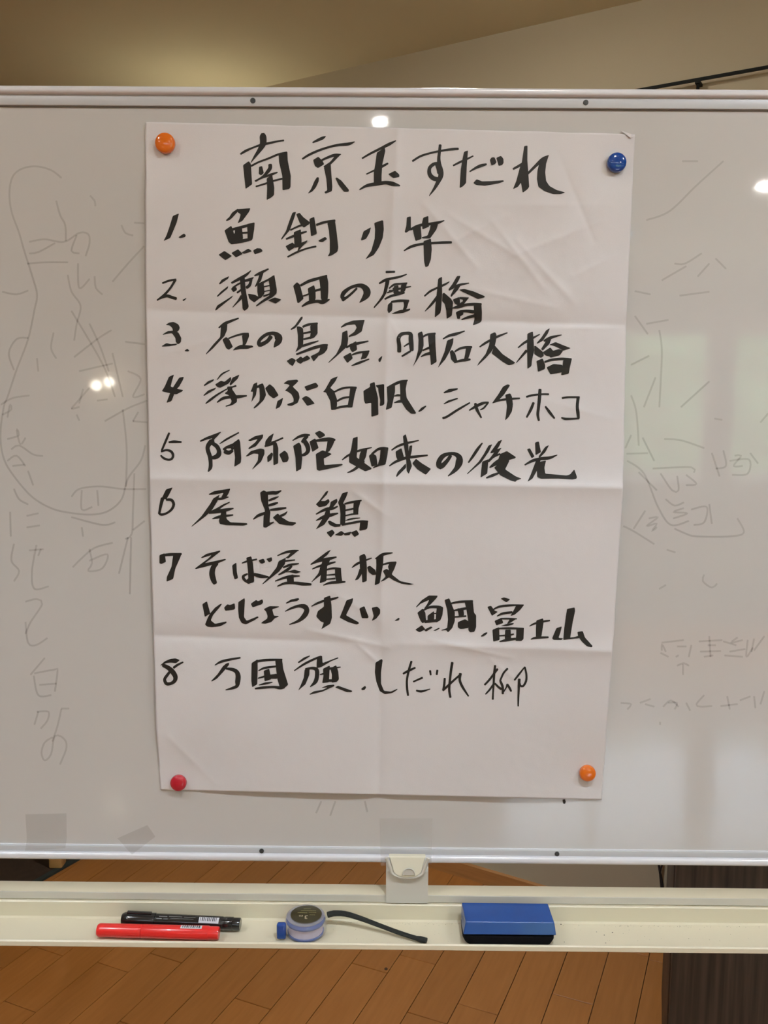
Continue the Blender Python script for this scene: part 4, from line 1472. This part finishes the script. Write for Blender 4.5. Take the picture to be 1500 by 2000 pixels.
760,450,24 800,490,26 835,515,30
908,275,24 860,330,24 820,420,22
825,425,28 850,490,30 852,570,26
850,565,16 890,500,16 905,460,24
905,460,26 930,500,28 950,540,22
990,410,20 1040,345,24 1110,255,14
1110,258,22 1128,340,24 1125,420,26 1090,480,26 1060,475,24 1045,440,28
1045,400,34 1040,500,28 1035,620,22 1033,715,16"""
def round_poly(P, f=.16):
    res = []; n = len(P)
    for i in range(n):
        a = P[i-1]; b = P[i]; c = P[(i+1) % n]
        da = math.hypot(a[0]-b[0], a[1]-b[1]); dc = math.hypot(c[0]-b[0], c[1]-b[1])
        ra = min(f, 1.3/max(da, .1)); rc = min(f, 1.3/max(dc, .1))
        res += [(b[0]+(a[0]-b[0])*ra, b[1]+(a[1]-b[1])*ra), (b[0]+(c[0]-b[0])*rc, b[1]+(c[1]-b[1])*rc)]
    return res
chars = []; cur = None; ox = oy = 0.0
for ln in STROKES.strip().splitlines():
    if ln.startswith('T '): _, a, b = ln.split(); ox, oy = float(a), float(b); continue
    if ln == 'C': cur = []; chars.append(cur); continue
    poly = ln.startswith('P '); toks = ln[2:].split() if poly else ln.split()
    pts = [tuple(float(c) for c in t.split(',')) for t in toks]
    if poly: cur.append(('P', [(ox+p[0]/6, oy+p[1]/6) for p in pts]))
    else: cur.append(('S', [(ox+p[0]/6, oy+p[1]/6, p[2]/6) for p in pts]))
for ch in chars:
    V = []; Fc = []
    for si, (kind, pts) in enumerate(ch):
        off = .00042+si*.000010
        def put(x, y): V.append(aty(x, y, YP-.001*hpx(x, y)-off)); return len(V)-1
        if kind == 'S':
            v, f = ribbon(stroke_pts(pts, 2.0), .45); ids = [put(x, y) for x, y in v]; Fc += [tuple(ids[i] for i in g) for g in f]
        else:
            P = round_poly(pts); tris = tessellate_polygon([[Vector((x, y, 0)) for x, y in P]])
            stack = [tuple(P[i] for i in t) for t in tris]; cache = {}
            def pid(p):
                k = (round(p[0], 3), round(p[1], 3))
                if k not in cache: cache[k] = put(*p)
                return cache[k]
            while stack:
                a, b, c = stack.pop(); es = [(math.dist(a, b), 0), (math.dist(b, c), 1), (math.dist(c, a), 2)]; L, k = max(es)
                if L > 3.2:
                    if k == 0: m_ = ((a[0]+b[0])/2, (a[1]+b[1])/2); stack += [(a, m_, c), (m_, b, c)]
                    elif k == 1: m_ = ((b[0]+c[0])/2, (b[1]+c[1])/2); stack += [(a, b, m_), (a, m_, c)]
                    else: m_ = ((a[0]+c[0])/2, (a[1]+c[1])/2); stack += [(a, b, m_), (m_, b, c)]
                else: Fc.append((pid(a), pid(b), pid(c)))
    mesh_obj('handwritten_character', V, Fc, M['ink'], paper)

# magnets
def magnet(px, py, r, m, label, pyo=0):
    h0 = .0006+.0006; p = aty(px, py, YP-.006); y0 = YP-.0012
    e = empty('magnet', (p.x, y0, p.z)); tag(e, label, 'magnet', 'round button magnets pinning the paper')
    hgt = .0085; prof = [(r*.93, 0), (r*.99, hgt*.12), (r, hgt*.42), (r*.985, hgt*.60)]
    for k in range(1, 9):
        a = math.pi/2*k/8; prof.append((r*.96*math.cos(a)+.0001, hgt*(.64+.36*math.sin(a))))
    q = MB(); q.lathe(prof, (p.x, y0, p.z), axis='Y', n=40); q.build('cap', m, e, True, 50)
    q = MB(); q.lathe([(r*.7, -.0006), (r*.72, .0002)], (p.x, y0, p.z), axis='Y', n=24); q.build('magnet_disc', M['screw'], e, True)
magnet(322, 279, .0112, M['orange'], 'orange round magnet at the top left corner of the paper')
magnet(1205, 317, .0108, M['blue'], 'blue round magnet at the top right corner of the paper')
magnet(348, 1530, .0098, M['red'], 'crimson round magnet at the bottom left corner of the paper')
magnet(1148, 1511, .0099, M['orange'], 'orange round magnet at the bottom right corner of the paper')

# ================================================================== THINGS ON THE TRAY
TZ = .8070
def marker_axis(o, a, b):
    """orient a thing modelled along +x from the origin to run from a to b"""
    d = Vector(b)-Vector(a); o.location = a; o.rotation_mode = 'QUATERNION'; o.rotation_quaternion = d.to_track_quat('X', 'Z')
def part_local(q, name, m, parent, smooth=True, ang=35):
    o = q.build(name, m, None, smooth, ang); o.parent = parent; return o
# red marker
L = .1435; r = .0078
a = Vector((-.3370, .9585, TZ+r+.0002)); b = Vector((-.1938, .9548, TZ+r+.0002))
e = empty('marker_pen'); tag(e, 'red marker pen lying in the tray in front of the black one', 'marker', 'marker pens in the tray'); marker_axis(e, a, b); L = (b-a).length
q = MB(); q.lathe([(r*.80, 0), (r*.93, .0015), (r*.97, .004), (r*.97, .052)], (0, 0, 0), axis='X', n=28); part_local(q, 'cap', M['markred'], e)
q = MB(); q.lathe([(r*.90, .052), (r*.93, .0525), (r*.98, .0535), (r, L-.014), (r*.98, L-.012), (r*.93, L-.0118), (r*.93, L-.002), (r*.86, L)], (0, 0, 0), axis='X', n=28); part_local(q, 'barrel', M['markred'], e)
def label_patch(x0, x1, a0, a1, rr, m, parent, name, n=8):
    V = []; Fc = []
    for k in range(n+1):
        t = R(a0+(a1-a0)*k/n)
        V += [(x0, -rr*math.cos(t), rr*math.sin(t)), (x1, -rr*math.cos(t), rr*math.sin(t))]
    for k in range(n): Fc.append((2*k, 2*k+1, 2*k+3, 2*k+2))
    me = bpy.data.meshes.new(name); me.from_pydata(V, [], Fc); me.materials.append(m)
    o = bpy.data.objects.new(name, me); COL.objects.link(o); o.parent = parent; return o
lb = label_patch(.0985, .1235, 62, 100, r+.00015, M['labelw'], e, 'barcode_label'); lb['label'] = 'white barcode label'
for k in range(9): 
    x = .1005+k*.0024; p_ = label_patch(x, x+.0009*(1+(k*7 % 3)*.35), 70, 98, r+.00025, M['print_'], lb, 'print_bar')
# black marker
r = .0080
a = Vector((-.3150, .9815, TZ+r+.0002)); b = Vector((-.1718, .9728, TZ+r+.0002)); L = (b-a).length
e = empty('marker_pen'); tag(e, 'black marker pen with a white barcode label, lying behind the red one', 'marker', 'marker pens in the tray'); marker_axis(e, a, b)
q = MB(); q.lathe([(r*.78, 0), (r*.95, .003), (r, .008), (r*1.03, .040), (r*1.0, .0405)], (0, 0, 0), axis='X', n=28)
q.box((.006, -.0022, r*.9), (.036, .0022, r*1.22), .0006); part_local(q, 'cap', M['markblack'], e)
q = MB(); q.lathe([(r*.92, .0405), (r*.97, .041), (r*.97, L-.022), (r*.93, L-.021), (r*.93, L-.019), (r*.96, L-.0185), (r*.96, L-.009), (r*.88, L-.0085), (r*.88, L-.001), (r*.8, L)], (0, 0, 0), axis='X', n=28); part_local(q, 'barrel', M['markblack'], e)
lb = label_patch(.0945, .1185, 28, 80, r*.97+.00015, M['labelw'], e, 'barcode_label'); lb['label'] = 'white barcode label'
for k in range(10):
    x = .0960+k*.0021; label_patch(x, x+.0007*(1+(k*5 % 3)*.4), 44, 78, r*.97+.00025, M['print_'], lb, 'print_bar')
for (x0, x1, a0, a1) in ((.046, .056, 62, 70), (.058, .074, 66, 72), (.076, .090, 66, 71), (.043, .050, 44, 50), (.052, .057, 44, 49), (.060, .088, 52, 55)):
    label_patch(x0, x1, a0, a1, r*.97+.0002, M['labelg'], e, 'print_line', 3)

# blue eraser
e = empty('board_eraser', (.1435, .966, TZ)); tag(e, 'blue plastic whiteboard eraser with a black felt base, lying in the tray', 'eraser')
ex0 = aty(903, 1826, .948).x; ex1 = aty(1086, 1827, .948).x
# felt: rounded-end block
pl = []
def rrect(x0, x1, y0, y1, r, n=6):
    P = []
    for cx_, cy_, a0 in ((x1-r, y0+r, 270), (x1-r, y1-r, 0), (x0+r, y1-r, 90), (x0+r, y0+r, 180)):
        for k in range(n+1):
            a = R(a0+90*k/n); P.append((cx_+r*math.cos(a), cy_+r*math.sin(a)))
    return P
q = MB(); lo = rrect(ex0+.003, ex1-.003, .9465, .988, .010); 
rings = []
for z, gx in ((TZ+.0001, .006), (TZ+.002, .0025), (TZ+.007, 0), (TZ+.0125, 0)):
    P = rrect(ex0+.001+gx, ex1-.001-gx, .9455+gx*.4, .988-gx*.4, .011); rings.append([q.bm.verts.new((x, y, z)) for x, y in P])
for A_, B_ in zip(rings, rings[1:]):
    n = len(A_)
    for i in range(n): q.bm.faces.new((A_[i], A_[(i+1) % n], B_[(i+1) % n], B_[i]))
q.bm.faces.new(rings[0]); q.bm.faces.new(rings[-1]); q.build('felt_pad', M['felt'], e, True, 50)
# plastic shell: faceted trapezoid with bevelled ends
tx0 = aty(902, 1763, .983).x; tx1 = aty(1070, 1764, .983).x; fx0 = aty(910, 1801, .951).x; fx1 = aty(1083, 1800, .951).x
zf = aty(1000, 1801, .951).z; zk = aty(1000, 1763.5, .983).z; zl = aty(1000, 1826.5, .9465).z
Vv = [(ex0+.001, .9465, zl), (ex1, .9465, zl), (fx1, .951, zf), (fx0, .951, zf), (tx1, .983, zk), (tx0, .983, zk),
      (ex1-.003, .989, zl+.001), (ex0+.002, .989, zl+.001), (ex1+.0003, .965, zl), (ex0+.0005, .965, zl)]
Fc = [(0, 1, 2, 3), (3, 2, 4, 5), (5, 4, 6, 7), (1, 8, 6, 4, 2), (0, 3, 5, 7, 9), (0, 9, 8, 1), (9, 7, 6, 8)]
sh = mesh_obj('shell', Vv, Fc, M['eraserblue'], e); bv = sh.modifiers.new('b', 'BEVEL'); bv.width = .0011; bv.segments = 3
# end plate at the left
q = MB(); q.prism([(0, 0), (1, 0), (1, 1), (0, 1)], 0, 1); q.bm.clear()
P = [(ex0+.0012, .9500, zl+.004), (fx0-.0005, .9525, zf-.001), (ex0+.0016, .962, zf-.001), (ex0+.0012, .962, zl+.004)]

# tape measure
tc = Vector((aty(597, 1807, .97).x, .9697, TZ)); RR = .0246
e = empty('tape_measure', tc); tag(e, 'small round clear plastic tape measure with a blue reel and dark label, in the tray', 'tape measure')
Hc = .0235
q = MB(); q.lathe([(RR*.80, .0002), (RR*.9, .0006), (RR*.97, .0025), (RR, .006), (RR, Hc-.007), (RR*.97, Hc-.003), (RR*.90, Hc-.0006), (RR*.80, Hc)], tuple(tc), n=48)
q.build('clear_case', M['shell'], e, True, 60)
q = MB(); q.lathe([(.0215, .0020), (.0215, .0040), (.0200, .0045)], tuple(tc), n=48); q.build('reel_flange', M['tblue'], e, True)
q = MB(); q.lathe([(.0205, .0042), (.0205, .0150)], tuple(tc), n=48); q.build('tape_roll', M['reel'], e, True)
q = MB(); q.lathe([(.0200, .0148), (.0228, .0155), (.0234, .0175), (.0226, .0198), (.0190, .0212)], tuple(tc), n=48); q.build('reel_ring', M['tblue'], e, True)
q = MB(); q.lathe([(.0188, Hc-.0012), (.0225, Hc-.0016), (.0222, Hc-.0022), (.0188, Hc-.0018)], tuple(tc), n=48); q.build('top_rim', film('rim_reflection', (.40, .40, .42), .45, .15), e, True)  # grey reflection on the clear case top, put into the rim's colour
q = MB(); q.lathe([(.0184, Hc-.0010), (.0184, Hc+.0002), (.0180, Hc+.0004)], tuple(tc+Vector((.0008, 0, 0))), n=48); lbl = q.build('top_label', M['tlabel'], e, True)
# printing on the label reads upside down from the front: 3m and small lines
def textmesh(s, size, loc, rotz, m, parent, name='print'):
    cu = bpy.data.curves.new(name, 'FONT'); cu.body = s; cu.size = size; cu.align_x = 'CENTER'; cu.align_y = 'CENTER'; cu.extrude = .00003
    o = bpy.data.objects.new(name, cu); COL.objects.link(o); dg = bpy.context.evaluated_depsgraph_get()
    me = bpy.data.meshes.new_from_object(o.evaluated_get(dg)); bpy.data.objects.remove(o)
    me.transform(Matrix.Translation(loc) @ Matrix.Rotation(rotz, 4, 'Z')); me.materials.clear(); me.materials.append(m)
    me.transform(Matrix.Translation(-tc))
    o = bpy.data.objects.new(name, me); COL.objects.link(o); o.parent = parent; return o
zt_ = TZ+Hc+.0005
textmesh('3', .0100, Vector((tc.x+.0012, tc.y-.0062, zt_)), math.pi, M['tgold'], lbl)
textmesh('m', .0068, Vector((tc.x-.0052, tc.y-.0045, zt_)), math.pi, M['tgold'], lbl)
for x0, x1, y, w in ((-.0095, .0005, .0022, .0012), (.0035, .0120, .0030, .0012), (-.0060, .0105, .0065, .0010), (-.0035, .0055, .0105, .0012), (.0045, .0110, -.0020, .0010)):
    # rows of tiny unreadable type as broken dashes
    V = []; Fc = []; x = x0; k = 0
    while x < x1:
        l_ = .0007+.0005*((k*37) % 3); i0 = len(V)
        V += [(tc.x+x, tc.y+y-w/2, zt_), (tc.x+x+l_, tc.y+y-w/2, zt_), (tc.x+x+l_, tc.y+y+w/2, zt_), (tc.x+x, tc.y+y+w/2, zt_)]
        Fc.append((i0, i0+1, i0+2, i0+3)); x += l_+.0003; k += 1
    o = mesh_obj('fine_print', V, Fc, M['tolive'], None); o.data.transform(Matrix.Translation(-tc)); o.parent = lbl
# blue end tab
tb = aty(549, 1817, .958)
q = MB(); q.box((tb.x-.0048, .9525, TZ+.0015), (tb.x+.0060, .9600, TZ+.0205), .0024, 3); q.build('end_tab', M['blue'], e, True)
# wrist strap
path = [(640, 1786, .982), (652, 1783, .982), (675, 1784, .981), (705, 1793, .977), (740, 1806, .971), (775, 1819, .964), (805, 1829, .957), (833, 1838, .951)]
pts = []; 
for px, py, y in path:
    p = aty(px, py+1, y); p.z = max(p.z, TZ+.0035); pts.append(p)
sm_p = stroke_pts([(p.x, p.y, p.z) for p in pts], .004)
n = len(sm_p); rx = [.0046-.0016*min(1, i/(n*.5))+(.0012 if i > n-4 else 0) for i in range(n)]
q = MB(); q.tube(sm_p, [.0030+.0006*(1-i/n)+(.0010 if i > n-4 else 0) for i in range(n)], 12, ry=[v*.75 for v in rx]); stp = q.build('wrist_strap', M['strap'], e, True, 60)

# specks of eraser dust
rs = random.Random(3); V = []; Fc = []
spots = [(1094, 1801, 3), (1102, 1839, 2), (1165, 1820, 2), (1180, 1826, 2.6), (1196, 1821, 3.2), (1183, 1841, 2), (1207, 1801, 2), (1223, 1802, 2), (1212, 1808, 1.5), (1128, 1801, 1.5), (1345, 1833, 1.5), (1420, 1810, 1.5), (1444, 1810, 1.5), (1328, 1810, 1.5), (1250, 1806, 1.4)]
for _ in range(170):
    px = rs.choice([rs.gauss(1260, 90), rs.uniform(640, 900), rs.uniform(1090, 1480), rs.gauss(790, 60)]); py = rs.uniform(1796, 1806) if rs.random() < .6 else rs.uniform(1800, 1838)
    if px < 640 or px > 1495 or 895 < px < 1092: continue
    spots.append((px, py, rs.uniform(.5, 1.2)))
for px, py, s in spots:
    p = atz(px, py, TZ)
    if p.y > .9930: p.y = .9925-rs.random()*.004
    if p.y < .9465: continue
    zz = .8062+(p.y-.9455)*(.0010/.048); s2 = s*.0003; i0 = len(V)
    V += [(p.x-s2, p.y, zz), (p.x, p.y-s2, zz), (p.x+s2*1.2, p.y, zz), (p.x, p.y+s2*.8, zz), (p.x, p.y, zz+s2*.9)]
    Fc += [(i0, i0+1, i0+4), (i0+1, i0+2, i0+4), (i0+2, i0+3, i0+4), (i0+3, i0, i0+4), (i0+3, i0+2, i0+1, i0)]
o = mesh_obj('eraser_dust', V, Fc, M['dust']); tag(o, 'dark specks of eraser dust scattered along the tray', 'dust', kind='stuff')
